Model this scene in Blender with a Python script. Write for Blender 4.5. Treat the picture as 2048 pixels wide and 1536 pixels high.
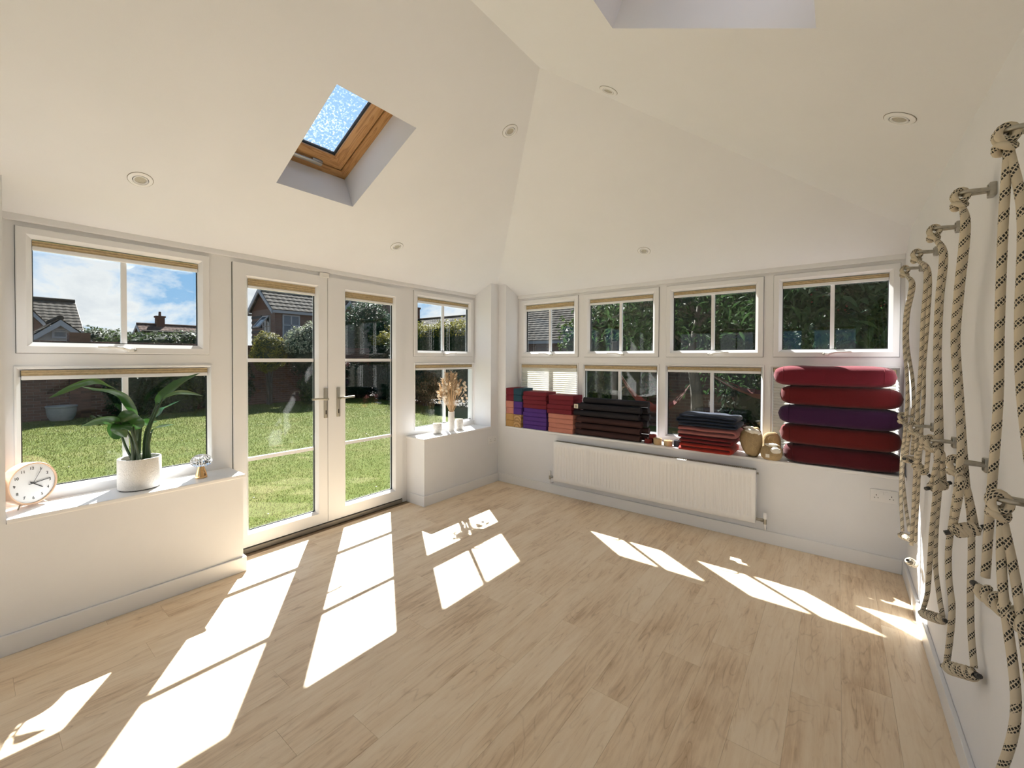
import bpy, bmesh, math, random
from mathutils import Vector, Matrix, noise as mnoise
from mathutils.geometry import tessellate_polygon

for o in list(bpy.data.objects):
    bpy.data.objects.remove(o)
scene = bpy.context.scene
COL = scene.collection
R = random.Random(7)

# ------------------------------------------------------------------ camera
F_PX, PPX, PPY = 843.88, 1019.245, 728.135
CAM = Vector((3.22096, -3.92400, 1.47))
FW = Vector((-0.6135497, 0.78954672, -0.01314334))
RT = Vector((0.78958209, 0.61363509, 0.00347868))
UP = Vector((-0.01081179, 0.0082434, 0.99990757))
cam_d = bpy.data.cameras.new('camera')
cam_d.sensor_width = 36.0
cam_d.lens = F_PX / 2048 * 36.0
cam_d.shift_x = (1024 - PPX) / 2048
cam_d.shift_y = (PPY - 768) / 2048
cam_d.clip_start = 0.02
cam_d.clip_end = 500
cam = bpy.data.objects.new('camera', cam_d)
COL.objects.link(cam)
cam.matrix_world = Matrix(((RT.x, UP.x, -FW.x, CAM.x), (RT.y, UP.y, -FW.y, CAM.y),
                           (RT.z, UP.z, -FW.z, CAM.z), (0, 0, 0, 1)))
scene.camera = cam

# ------------------------------------------------------------------ exposure, sky, sun
vs = scene.view_settings
vs.view_transform = 'Standard'
vs.look = 'None'
vs.exposure = 0.17
vs.gamma = 1.0
vs.use_curve_mapping = False

SUN_TRAVEL = Vector((0.826, -0.593, -1.0)).normalized()
sun_d = bpy.data.lights.new('sun', 'SUN')
sun_d.energy = 26.0
sun_d.angle = math.radians(0.55)
sun_d.color = (1.0, 0.972, 0.94)
sun = bpy.data.objects.new('sun', sun_d)
COL.objects.link(sun)
sun.rotation_euler = SUN_TRAVEL.to_track_quat('-Z', 'Y').to_euler()
sun.location = (-10, 7, 14)

world = bpy.data.worlds.new('sky')
scene.world = world
world.use_nodes = True
nt = world.node_tree
nt.nodes.clear()


def nd(t, typ, **kw):
    n = t.nodes.new(typ)
    for k, v in kw.items():
        setattr(n, k, v)
    return n


def setin(n, **kw):
    for k, v in kw.items():
        n.inputs[k.replace('_', ' ')].default_value = v
    return n


def math_n(t, op, a, b=None, c=None):
    n = nd(t, 'ShaderNodeMath', operation=op)
    for i, v in enumerate((a, b, c)):
        if v is None:
            continue
        if isinstance(v, (int, float)):
            n.inputs[i].default_value = v
        else:
            t.links.new(v, n.inputs[i])
    return n.outputs[0]


def ramp(t, fac, stops, interp='LINEAR'):
    n = nd(t, 'ShaderNodeValToRGB')
    cr = n.color_ramp
    cr.interpolation = interp
    while len(cr.elements) < len(stops):
        cr.elements.new(0.5)
    for e, (p, c) in zip(cr.elements, stops):
        e.position = p
        e.color = (*c, 1) if len(c) == 3 else c
    t.links.new(fac, n.inputs[0])
    return n.outputs[0]


tc = nd(nt, 'ShaderNodeTexCoord')
sep = nd(nt, 'ShaderNodeSeparateXYZ')
nt.links.new(tc.outputs['Generated'], sep.inputs[0])
zc = math_n(nt, 'MAXIMUM', sep.outputs[2], 0.0)
den = math_n(nt, 'ADD', zc, 0.34)
comb = nd(nt, 'ShaderNodeCombineXYZ')
nt.links.new(math_n(nt, 'DIVIDE', sep.outputs[0], den), comb.inputs[0])
nt.links.new(math_n(nt, 'DIVIDE', sep.outputs[1], den), comb.inputs[1])
cn = nd(nt, 'ShaderNodeTexNoise')
setin(cn, Scale=1.5, Detail=10.0, Roughness=0.62, Distortion=0.35)
mp = nd(nt, 'ShaderNodeMapping')
mp.inputs['Location'].default_value = (0.3, 5.2, 0.4)
nt.links.new(comb.outputs[0], mp.inputs[0])
nt.links.new(mp.outputs[0], cn.inputs['Vector'])
# clouds: denser towards the horizon, thin overhead (the same all round)
cover = math_n(nt, 'SUBTRACT', math_n(nt, 'ADD', cn.outputs[0], 0.10), math_n(nt, 'MULTIPLY', zc, 0.42))
cl = ramp(nt, cover, [(0.475, (0, 0, 0)), (0.575, (1, 1, 1))])
cshade = ramp(nt, cn.outputs[0], [(0.42, (1.0, 1.0, 1.0)), (0.62, (0.66, 0.70, 0.76))])
blue = ramp(nt, zc, [(0.0, (0.36, 0.58, 0.82)), (0.30, (0.155, 0.40, 0.76)), (1.0, (0.21, 0.44, 0.77))])
mix = nd(nt, 'ShaderNodeMixRGB')
nt.links.new(cl, mix.inputs[0])
nt.links.new(blue, mix.inputs[1])
nt.links.new(cshade, mix.inputs[2])
bg = nd(nt, 'ShaderNodeBackground')
nt.links.new(mix.outputs[0], bg.inputs[0])
bg.inputs[1].default_value = 1.04
wo = nd(nt, 'ShaderNodeOutputWorld')
nt.links.new(bg.outputs[0], wo.inputs[0])

# ------------------------------------------------------------------ measured room (metres)
W = 3.6024            # inner width, wall with ropes at x = W
DA, DB = 0.2694, 0.2545   # window planes sit behind the dwarf-wall faces x = 0 and y = 0
ZT, T = 2.226, 0.472  # eaves and roof pitch
ZC = 2.353            # eaves on the rope wall
ZS = 0.67             # sill
YB = -5.7             # wall behind the camera
NS = math.hypot(1, T)
RX = (ZC - ZT + T * (W - DA)) / (2 * T)   # ridge
RZ = ZT + T * (RX + DA)
RY = DB - (RX + DA)
YH = DB - (ZC - ZT) / T    # where the hip over the rope wall starts


def ray(px, py):
    return FW + RT * ((px - PPX) / F_PX) - UP * ((py - PPY) / F_PX)


def atx(px, py, x):
    d = ray(px, py)
    return CAM + d * ((x - CAM.x) / d.x)


def aty(px, py, y):
    d = ray(px, py)
    return CAM + d * ((y - CAM.y) / d.y)


def atz(px, py, z):
    d = ray(px, py)
    return CAM + d * ((z - CAM.z) / d.z)


# ------------------------------------------------------------------ materials
MATS = {}


def mat_base(name):
    m = bpy.data.materials.new(name)
    m.use_nodes = True
    t = m.node_tree
    b = t.nodes['Principled BSDF']
    MATS[name] = m
    return m, t, b


def mat(name, col, rough=0.5, metal=0.0, var=0.0, vscale=8.0, bump=0.0, bscale=60.0, spec=0.5, sheen=0.0, island=0.0):
    m, t, b = mat_base(name)
    b.inputs['Base Color'].default_value = (*col, 1)
    b.inputs['Roughness'].default_value = rough
    b.inputs['Metallic'].default_value = metal
    b.inputs['Specular IOR Level'].default_value = spec
    if sheen:
        b.inputs['Sheen Weight'].default_value = sheen
    co = nd(t, 'ShaderNodeTexCoord').outputs['Object']
    if var or island:
        n = nd(t, 'ShaderNodeTexNoise')
        setin(n, Scale=vscale, Detail=5.0, Roughness=0.6)
        t.links.new(co, n.inputs['Vector'])
        f = n.outputs[0]
        if island:
            g = nd(t, 'ShaderNodeNewGeometry')
            f = math_n(t, 'ADD', math_n(t, 'MULTIPLY', f, 1 - island), math_n(t, 'MULTIPLY', g.outputs['Random Per Island'], island))
        v = max(var, 0.02)
        c = ramp(t, f, [(0.25, tuple(max(0, x * (1 - v)) for x in col)), (0.75, tuple(min(1, x * (1 + v)) for x in col))])
        t.links.new(c, b.inputs['Base Color'])
    if bump:
        n = nd(t, 'ShaderNodeTexNoise')
        setin(n, Scale=bscale, Detail=4.0)
        t.links.new(co, n.inputs['Vector'])
        bp = nd(t, 'ShaderNodeBump')
        setin(bp, Strength=bump, Distance=0.01)
        t.links.new(n.outputs[0], bp.inputs['Height'])
        t.links.new(bp.outputs[0], b.inputs['Normal'])
    return m


mat('paint', (0.805, 0.806, 0.828), 0.75, var=0.012, vscale=3, bump=0.04, bscale=240, spec=0.25)
mat('ceiling_paint', (0.795, 0.798, 0.825), 0.8, var=0.01, vscale=2, bump=0.03, bscale=200, spec=0.2)
mat('upvc', (0.82, 0.82, 0.835), 0.32, bump=0.01, bscale=300)
mat('gloss_white', (0.83, 0.825, 0.835), 0.35, bump=0.01, bscale=120)
mat('gasket', (0.012, 0.014, 0.014), 0.6)
mat('silver', (0.62, 0.60, 0.56), 0.28, metal=1.0)
mat('steel', (0.42, 0.40, 0.35), 0.30, metal=1.0, var=0.25, vscale=40, bump=0.1, bscale=90)
mat('brass_dull', (0.46, 0.40, 0.30), 0.35, metal=1.0)
mat('handle_white', (0.82, 0.81, 0.79), 0.25)
mat('plate_grey', (0.45, 0.43, 0.37), 0.35, metal=0.85)
mat('blind_tan', (0.52, 0.41, 0.25), 0.8, var=0.2, vscale=60)
mat('downlight_rim_shade', (0.22, 0.19, 0.15), 0.7)
mat('subfloor', (0.30, 0.21, 0.13), 0.8)
mat('dark_slot', (0.01, 0.01, 0.01), 0.8)
mat('grille_grey', (0.33, 0.31, 0.25), 0.5)
mat('threshold', (0.30, 0.28, 0.25), 0.4, metal=0.6)
mat('lens', (0.50, 0.47, 0.40), 0.25, bump=0.4, bscale=250)
mat('pot_white', (0.80, 0.77, 0.73), 0.55, bump=0.6, bscale=130)
mat('pot_base', (0.10, 0.09, 0.08), 0.7)
mat('soil', (0.035, 0.028, 0.02), 0.95, bump=0.8, bscale=60)
mat('clock_wood', (0.72, 0.47, 0.31), 0.5, var=0.12, vscale=14)
mat('clock_face', (0.74, 0.74, 0.74), 0.35)
mat('clock_ink', (0.03, 0.03, 0.03), 0.5)
mat('gold', (0.83, 0.52, 0.24), 0.16, metal=1.0, bump=0.25, bscale=28)
mat('vase_white', (0.76, 0.72, 0.67), 0.6, var=0.10, vscale=70, bump=0.3, bscale=70)
mat('candle_pot', (0.72, 0.68, 0.63), 0.65, var=0.22, vscale=90, bump=0.8, bscale=80)
mat('dried', (0.60, 0.44, 0.28), 0.8, island=0.8, var=0.30)
mat('dried_pale', (0.80, 0.70, 0.56), 0.8, island=0.6, var=0.15)
for nm, c in dict(foam_maroon=(0.16, 0.020, 0.030), foam_purple=(0.085, 0.035, 0.205), foam_pink=(0.50, 0.205, 0.155),
                  foam_teal=(0.022, 0.060, 0.085), foam_tan=(0.47, 0.28, 0.105)).items():
    mat(nm, c, 0.85, var=0.06, vscale=30, bump=0.12, bscale=160, spec=0.2)
mat('mat_black', (0.013, 0.011, 0.015), 0.7, var=0.1, bump=0.3, bscale=220, spec=0.3)
mat('mat_brown', (0.040, 0.016, 0.015), 0.75, var=0.1, bump=0.3, bscale=220, spec=0.3)
mat('paper', (0.70, 0.64, 0.52), 0.7)
mat('print_dark', (0.05, 0.05, 0.05), 0.7)
for nm, c in dict(wool_red=(0.33, 0.028, 0.018), wool_maroon=(0.16, 0.015, 0.018), wool_pink=(0.33, 0.12, 0.115), wool_navy=(0.016, 0.024, 0.048)).items():
    mat(nm, c, 0.95, var=0.10, vscale=25, bump=0.5, bscale=300, spec=0.1, sheen=0.2)
for nm, c in dict(bolster_rasp=(0.15, 0.014, 0.026), bolster_red=(0.12, 0.011, 0.014), bolster_purple=(0.045, 0.012, 0.05),
                  bolster_brick=(0.112, 0.012, 0.012), bolster_maroon=(0.07, 0.007, 0.012)).items():
    mat(nm, c, 0.9, var=0.06, vscale=12, bump=0.25, bscale=260, spec=0.15, sheen=0.15)
mat('hessian', (0.42, 0.31, 0.175), 0.9, var=0.12, vscale=40, bump=0.5, bscale=180, spec=0.1)
mat('cotton', (0.80, 0.76, 0.68), 0.9, var=0.06, vscale=40, bump=0.3, bscale=160)
mat('strap_beige', (0.52, 0.38, 0.21), 0.85, var=0.08, vscale=40, bump=0.3, bscale=200)
mat('strap_red', (0.17, 0.018, 0.014), 0.85, var=0.1, vscale=40, bump=0.3, bscale=200)
mat('strap_black', (0.02, 0.02, 0.03), 0.8)
mat('mortar', (0.135, 0.105, 0.085), 0.95, bump=0.4, bscale=60)
mat('white_render', (0.2667, 0.2533, 0.2400), 0.9, var=0.05)
mat('bargeboard', (0.2800, 0.2733, 0.2667), 0.6)
mat('planter_glaze', (0.2000, 0.1933, 0.1733), 0.6, var=0.15, vscale=10)
mat('trunk', (0.0667, 0.0567, 0.0433), 0.95, var=0.3, vscale=12, bump=0.8, bscale=25)
mat('berry', (0.2133, 0.0200, 0.0100), 0.4)
mat('hammock_red', (0.1067, 0.0120, 0.0093), 0.9, var=0.2, vscale=30)
mat('cord_pale', (0.2333, 0.1800, 0.1467), 0.9)
mat('daisy', (0.3000, 0.3000, 0.2800), 0.8)
mat('fence_wood', (0.0400, 0.0300, 0.0233), 0.9, var=0.25, vscale=6)
mat('earth', (0.0333, 0.0280, 0.0200), 0.95, var=0.3, vscale=3)
mat('pave', (0.1333, 0.1267, 0.1133), 0.9, var=0.1, vscale=3)
mat('house_glass', (0.05, 0.07, 0.09), 0.08)


def leafmat(name, col, var=0.45, trans=0.35, rough=0.6, spec=0.10):
    m, t, b = mat_base(name)
    g = nd(t, 'ShaderNodeNewGeometry')
    co = nd(t, 'ShaderNodeTexCoord').outputs['Object']
    n = nd(t, 'ShaderNodeTexNoise')
    setin(n, Scale=1.6, Detail=3.0)
    t.links.new(co, n.inputs['Vector'])
    f = math_n(t, 'ADD', math_n(t, 'MULTIPLY', n.outputs[0], 0.5), math_n(t, 'MULTIPLY', g.outputs['Random Per Island'], 0.5))
    c = ramp(t, f, [(0.2, tuple(x * (1 - var) for x in col)), (0.8, tuple(min(1, x * (1 + var)) for x in col))])
    t.links.new(c, b.inputs['Base Color'])
    b.inputs['Roughness'].default_value = rough
    b.inputs['Specular IOR Level'].default_value = spec
    tr = nd(t, 'ShaderNodeBsdfTranslucent')
    t.links.new(c, tr.inputs[0])
    mx = nd(t, 'ShaderNodeMixShader')
    mx.inputs[0].default_value = trans
    t.links.new(b.outputs[0], mx.inputs[1])
    t.links.new(tr.outputs[0], mx.inputs[2])
    t.links.new(mx.outputs[0], t.nodes['Material Output'].inputs[0])
    return m


leafmat('leaf_plant', (0.027, 0.085, 0.014), 0.30, 0.20, 0.28, 0.5)
mat('stalk', (0.016, 0.042, 0.010), 0.45, var=0.2)
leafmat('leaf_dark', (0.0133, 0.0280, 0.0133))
leafmat('leaf_mid', (0.030, 0.050, 0.014))
leafmat('leaf_yellow', (0.130, 0.120, 0.020))
leafmat('leaf_variegated', (0.17, 0.19, 0.125), 0.75)
leafmat('leaf_ivy', (0.0120, 0.0367, 0.0147))
leafmat('leaf_tree', (0.0200, 0.0413, 0.0133), 0.4, 0.4)
leafmat('leaf_hedge', (0.0200, 0.0367, 0.0120))
leafmat('leaf_dry', (0.0800, 0.0567, 0.0300))
leafmat('grass_blade', (0.074, 0.090, 0.0155), 0.42, 0.3, 0.6)


def glassmat():
    m, t, b = mat_base('glass')
    t.nodes.remove(b)
    lw = nd(t, 'ShaderNodeLayerWeight')
    lw.inputs[0].default_value = 0.5
    fr = math_n(t, 'MULTIPLY_ADD', math_n(t, 'POWER', lw.outputs['Facing'], 5.0), 0.90, 0.035)
    tb = nd(t, 'ShaderNodeBsdfTransparent')
    tb.inputs[0].default_value = (0.955, 0.97, 0.96, 1)
    gb = nd(t, 'ShaderNodeBsdfGlossy')
    gb.inputs['Roughness'].default_value = 0.0
    mx = nd(t, 'ShaderNodeMixShader')
    t.links.new(fr, mx.inputs[0])
    t.links.new(tb.outputs[0], mx.inputs[1])
    t.links.new(gb.outputs[0], mx.inputs[2])
    t.links.new(mx.outputs[0], t.nodes['Material Output'].inputs[0])


glassmat()


def skyglass():
    # roof-window glass with dried water spots on it
    m, t, b = mat_base('roof_glass')
    t.nodes.remove(b)
    co = nd(t, 'ShaderNodeTexCoord').outputs['Object']
    n = nd(t, 'ShaderNodeTexNoise')
    setin(n, Scale=70.0, Detail=5.0, Roughness=0.7)
    t.links.new(co, n.inputs['Vector'])
    n2 = nd(t, 'ShaderNodeTexNoise')
    setin(n2, Scale=4.0, Detail=2.0)
    t.links.new(co, n2.inputs['Vector'])
    f = math_n(t, 'ADD', math_n(t, 'MULTIPLY', n.outputs[0], 0.88), math_n(t, 'MULTIPLY', n2.outputs[0], 0.12))
    s = ramp(t, f, [(0.53, (0.015, 0.015, 0.015)), (0.68, (0.20, 0.20, 0.20))])
    tb = nd(t, 'ShaderNodeBsdfTransparent')
    tl = nd(t, 'ShaderNodeBsdfTranslucent')
    tl.inputs[0].default_value = (0.8, 0.8, 0.8, 1)
    mx = nd(t, 'ShaderNodeMixShader')
    t.links.new(s, mx.inputs[0])
    t.links.new(tb.outputs[0], mx.inputs[1])
    t.links.new(tl.outputs[0], mx.inputs[2])
    t.links.new(mx.outputs[0], t.nodes['Material Output'].inputs[0])


skyglass()


def crystal():
    m, t, b = mat_base('cut_glass')
    b.inputs['Base Color'].default_value = (0.98, 0.98, 0.98, 1)
    b.inputs['Roughness'].default_value = 0.03
    b.inputs['Transmission Weight'].default_value = 1.0
    b.inputs['IOR'].default_value = 1.45


crystal()


def blindmat():
    m, t, b = mat_base('blind_white')
    b.inputs['Base Color'].default_value = (0.86, 0.83, 0.77, 1)
    b.inputs['Roughness'].default_value = 0.8
    tr = nd(t, 'ShaderNodeBsdfTranslucent')
    tr.inputs[0].default_value = (0.80, 0.78, 0.72, 1)
    mx = nd(t, 'ShaderNodeMixShader')
    mx.inputs[0].default_value = 0.35
    t.links.new(b.outputs[0], mx.inputs[1])
    t.links.new(tr.outputs[0], mx.inputs[2])
    t.links.new(mx.outputs[0], t.nodes['Material Output'].inputs[0])


blindmat()


def woodfloor():
    m, t, b = mat_base('floor_plank')
    co = nd(t, 'ShaderNodeTexCoord').outputs['Object']
    oi = nd(t, 'ShaderNodeObjectInfo')
    rnd = oi.outputs['Random']
    cb = nd(t, 'ShaderNodeCombineXYZ')
    for i, k in enumerate((37.0, 91.0, 53.0)):
        t.links.new(math_n(t, 'MULTIPLY', rnd, k), cb.inputs[i])
    add = nd(t, 'ShaderNodeVectorMath', operation='ADD')
    t.links.new(co, add.inputs[0])
    t.links.new(cb.outputs[0], add.inputs[1])
    # cathedral figure: contour lines of a stretched smooth noise
    mp1 = nd(t, 'ShaderNodeMapping')
    mp1.inputs['Scale'].default_value = (5.5, 0.9, 1)
    t.links.new(add.outputs[0], mp1.inputs[0])
    n1 = nd(t, 'ShaderNodeTexNoise')
    setin(n1, Scale=1.0, Detail=2.5, Roughness=0.55, Distortion=0.3)
    t.links.new(mp1.outputs[0], n1.inputs['Vector'])
    fr = math_n(t, 'FRACT', math_n(t, 'MULTIPLY', n1.outputs[0], 17.0))
    line = ramp(t, fr, [(0.0, (1, 1, 1)), (0.10, (0, 0, 0)), (0.90, (0, 0, 0)), (1.0, (0.6, 0.6, 0.6))])
    mp2 = nd(t, 'ShaderNodeMapping')
    mp2.inputs['Scale'].default_value = (60, 3.0, 1)
    t.links.new(add.outputs[0], mp2.inputs[0])
    n2 = nd(t, 'ShaderNodeTexNoise')
    setin(n2, Scale=1.0, Detail=4.0, Roughness=0.6)
    t.links.new(mp2.outputs[0], n2.inputs['Vector'])
    mp3 = nd(t, 'ShaderNodeMapping')
    mp3.inputs['Scale'].default_value = (9, 2.2, 1)
    t.links.new(add.outputs[0], mp3.inputs[0])
    n3 = nd(t, 'ShaderNodeTexNoise')
    setin(n3, Scale=1.0, Detail=5.0, Roughness=0.65)
    t.links.new(mp3.outputs[0], n3.inputs['Vector'])
    tone = math_n(t, 'ADD', math_n(t, 'MULTIPLY', n3.outputs[0], 0.60),
                  math_n(t, 'ADD', math_n(t, 'MULTIPLY', n2.outputs[0], 0.36), math_n(t, 'MULTIPLY', rnd, 0.10)))
    c = ramp(t, tone, [(0.33, (0.635, 0.445, 0.275)), (0.50, (0.865, 0.680, 0.475)), (0.65, (0.94, 0.775, 0.575))])
    mxc = nd(t, 'ShaderNodeMixRGB', blend_type='MULTIPLY')
    lf = math_n(t, 'MULTIPLY', math_n(t, 'MULTIPLY', line, ramp(t, n3.outputs[0], [(0.40, (1, 1, 1)), (0.60, (0.12, 0.12, 0.12))])), 0.55)
    t.links.new(lf, mxc.inputs[0])
    t.links.new(c, mxc.inputs[1])
    mxc.inputs[2].default_value = (0.60, 0.52, 0.44, 1)
    # short dark flecks along the grain
    mp4 = nd(t, 'ShaderNodeMapping')
    mp4.inputs['Scale'].default_value = (48, 6.5, 1)
    t.links.new(add.outputs[0], mp4.inputs[0])
    n4 = nd(t, 'ShaderNodeTexNoise')
    setin(n4, Scale=1.0, Detail=3.0, Roughness=0.55, Distortion=0.6)
    t.links.new(mp4.outputs[0], n4.inputs['Vector'])
    fk = ramp(t, n4.outputs[0], [(0.60, (0, 0, 0)), (0.74, (1, 1, 1))])
    mxf = nd(t, 'ShaderNodeMixRGB', blend_type='MULTIPLY')
    t.links.new(math_n(t, 'MULTIPLY', fk, ramp(t, n3.outputs[0], [(0.40, (0.62, 0.62, 0.62)), (0.62, (0.2, 0.2, 0.2))])), mxf.inputs[0])
    t.links.new(mxc.outputs[0], mxf.inputs[1])
    mxf.inputs[2].default_value = (0.62, 0.50, 0.38, 1)
    t.links.new(mxf.outputs[0], b.inputs['Base Color'])
    b.inputs['Roughness'].default_value = 0.42
    b.inputs['Specular IOR Level'].default_value = 0.35
    bp = nd(t, 'ShaderNodeBump')
    setin(bp, Strength=0.05, Distance=0.004)
    t.links.new(n2.outputs[0], bp.inputs['Height'])
    t.links.new(bp.outputs[0], b.inputs['Normal'])


woodfloor()


def pine():
    m, t, b = mat_base('pine')
    co = nd(t, 'ShaderNodeTexCoord').outputs['UV']
    mp1 = nd(t, 'ShaderNodeMapping')
    mp1.inputs['Scale'].default_value = (2.2, 26, 1)
    t.links.new(co, mp1.inputs[0])
    n1 = nd(t, 'ShaderNodeTexNoise')
    setin(n1, Scale=1.0, Detail=3.0, Roughness=0.5, Distortion=0.4)
    t.links.new(mp1.outputs[0], n1.inputs['Vector'])
    fr = math_n(t, 'FRACT', math_n(t, 'MULTIPLY', n1.outputs[0], 7.0))
    c = ramp(t, fr, [(0.0, (0.33, 0.155, 0.050)), (0.25, (0.50, 0.27, 0.10)), (0.8, (0.54, 0.30, 0.12)), (1.0, (0.33, 0.155, 0.05))])
    t.links.new(c, b.inputs['Base Color'])
    b.inputs['Roughness'].default_value = 0.4


pine()


def ropemat():
    m, t, b = mat_base('rope')
    uv = nd(t, 'ShaderNodeUVMap')
    sp = nd(t, 'ShaderNodeSeparateXYZ')
    t.links.new(uv.outputs[0], sp.inputs[0])
    ln, an = sp.outputs[0], sp.outputs[1]      # metres along, turns around
    band = math_n(t, 'FRACT', math_n(t, 'ADD', math_n(t, 'MULTIPLY', ln, 20.0), math_n(t, 'MULTIPLY', an, 1.0)))
    inb = math_n(t, 'LESS_THAN', band, 0.40)
    k1 = math_n(t, 'FRACT', math_n(t, 'ADD', math_n(t, 'MULTIPLY', ln, 84.0), math_n(t, 'MULTIPLY', an, 6.0)))
    k2 = math_n(t, 'FRACT', math_n(t, 'SUBTRACT', math_n(t, 'MULTIPLY', ln, 84.0), math_n(t, 'MULTIPLY', an, 6.0)))
    dots = math_n(t, 'MULTIPLY', math_n(t, 'LESS_THAN', k1, 0.68), math_n(t, 'LESS_THAN', k2, 0.68))
    f = math_n(t, 'MULTIPLY', inb, dots)
    mx = nd(t, 'ShaderNodeMixRGB')
    t.links.new(f, mx.inputs[0])
    mx.inputs[1].default_value = (0.62, 0.54, 0.41, 1)
    mx.inputs[2].default_value = (0.025, 0.024, 0.022, 1)
    t.links.new(mx.outputs[0], b.inputs['Base Color'])
    b.inputs['Roughness'].default_value = 0.85
    bp = nd(t, 'ShaderNodeBump')
    setin(bp, Strength=0.35, Distance=0.003)
    t.links.new(math_n(t, 'MULTIPLY', math_n(t, 'PINGPONG', k1, 0.5), math_n(t, 'PINGPONG', k2, 0.5)), bp.inputs['Height'])
    t.links.new(bp.outputs[0], b.inputs['Normal'])


ropemat()


def brickmat():
    m, t, b = mat_base('brick')
    oi = nd(t, 'ShaderNodeObjectInfo')
    g = nd(t, 'ShaderNodeNewGeometry')
    co = nd(t, 'ShaderNodeTexCoord').outputs['Object']
    n = nd(t, 'ShaderNodeTexNoise')
    setin(n, Scale=14.0, Detail=4.0)
    t.links.new(co, n.inputs['Vector'])
    s = math_n(t, 'FRACT', math_n(t, 'ADD', oi.outputs['Random'], g.outputs['Random Per Island']))
    f = math_n(t, 'ADD', math_n(t, 'MULTIPLY', n.outputs[0], 0.4), math_n(t, 'MULTIPLY', s, 0.6))
    c = ramp(t, f, [(0.2, (0.052, 0.021, 0.015)), (0.5, (0.080, 0.033, 0.023)), (0.85, (0.112, 0.050, 0.034))])
    t.links.new(c, b.inputs['Base Color'])
    b.inputs['Roughness'].default_value = 0.95


brickmat()


def farbrick():
    m, t, b = mat_base('house_brick')
    uv = nd(t, 'ShaderNodeTexCoord').outputs['UV']
    bt = nd(t, 'ShaderNodeTexBrick')
    setin(bt, Scale=1.0)
    bt.inputs['Color1'].default_value = (0.10, 0.042, 0.028, 1)
    bt.inputs['Color2'].default_value = (0.135, 0.063, 0.042, 1)
    bt.inputs['Mortar'].default_value = (0.13, 0.105, 0.085, 1)
    bt.inputs['Brick Width'].default_value = 0.225
    bt.inputs['Row Height'].default_value = 0.075
    bt.inputs['Mortar Size'].default_value = 0.010
    t.links.new(uv, bt.inputs['Vector'])
    t.links.new(bt.outputs[0], b.inputs['Base Color'])
    b.inputs['Roughness'].default_value = 0.95


farbrick()
mat('roof_tile', (0.034, 0.029, 0.024), 0.9, spec=0.08, var=0.30, vscale=2.5)
mat('roof_red', (0.066, 0.038, 0.030), 0.9, spec=0.08, var=0.2, vscale=2.5)
mat('hung_tile', (0.0900, 0.0387, 0.0267), 0.9, spec=0.08, var=0.2, vscale=3)
mat('board_dark', (0.020, 0.020, 0.022), 0.8)


def lawnmat():
    m, t, b = mat_base('lawn')
    co = nd(t, 'ShaderNodeTexCoord').outputs['Object']
    n = nd(t, 'ShaderNodeTexNoise')
    setin(n, Scale=1.3, Detail=6.0, Roughness=0.7)
    t.links.new(co, n.inputs['Vector'])
    n2 = nd(t, 'ShaderNodeTexNoise')
    setin(n2, Scale=45.0, Detail=3.0)
    t.links.new(co, n2.inputs['Vector'])
    f = math_n(t, 'ADD', math_n(t, 'MULTIPLY', n.outputs[0], 0.6), math_n(t, 'MULTIPLY', n2.outputs[0], 0.4))
    c = ramp(t, f, [(0.35, (0.046, 0.068, 0.009)), (0.5, (0.070, 0.086, 0.016)), (0.65, (0.104, 0.100, 0.032))])
    t.links.new(c, b.inputs['Base Color'])
    b.inputs['Roughness'].default_value = 0.95
    b.inputs['Specular IOR Level'].default_value = 0.1
    bp = nd(t, 'ShaderNodeBump')
    setin(bp, Strength=0.8, Distance=0.03)
    t.links.new(n2.outputs[0], bp.inputs['Height'])
    t.links.new(bp.outputs[0], b.inputs['Normal'])


lawnmat()

# ------------------------------------------------------------------ mesh helpers
WM = {}
CUBE_F = [(0, 3, 2, 1), (4, 5, 6, 7), (0, 1, 5, 4), (1, 2, 6, 5), (2, 3, 7, 6), (3, 0, 4, 7)]


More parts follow.
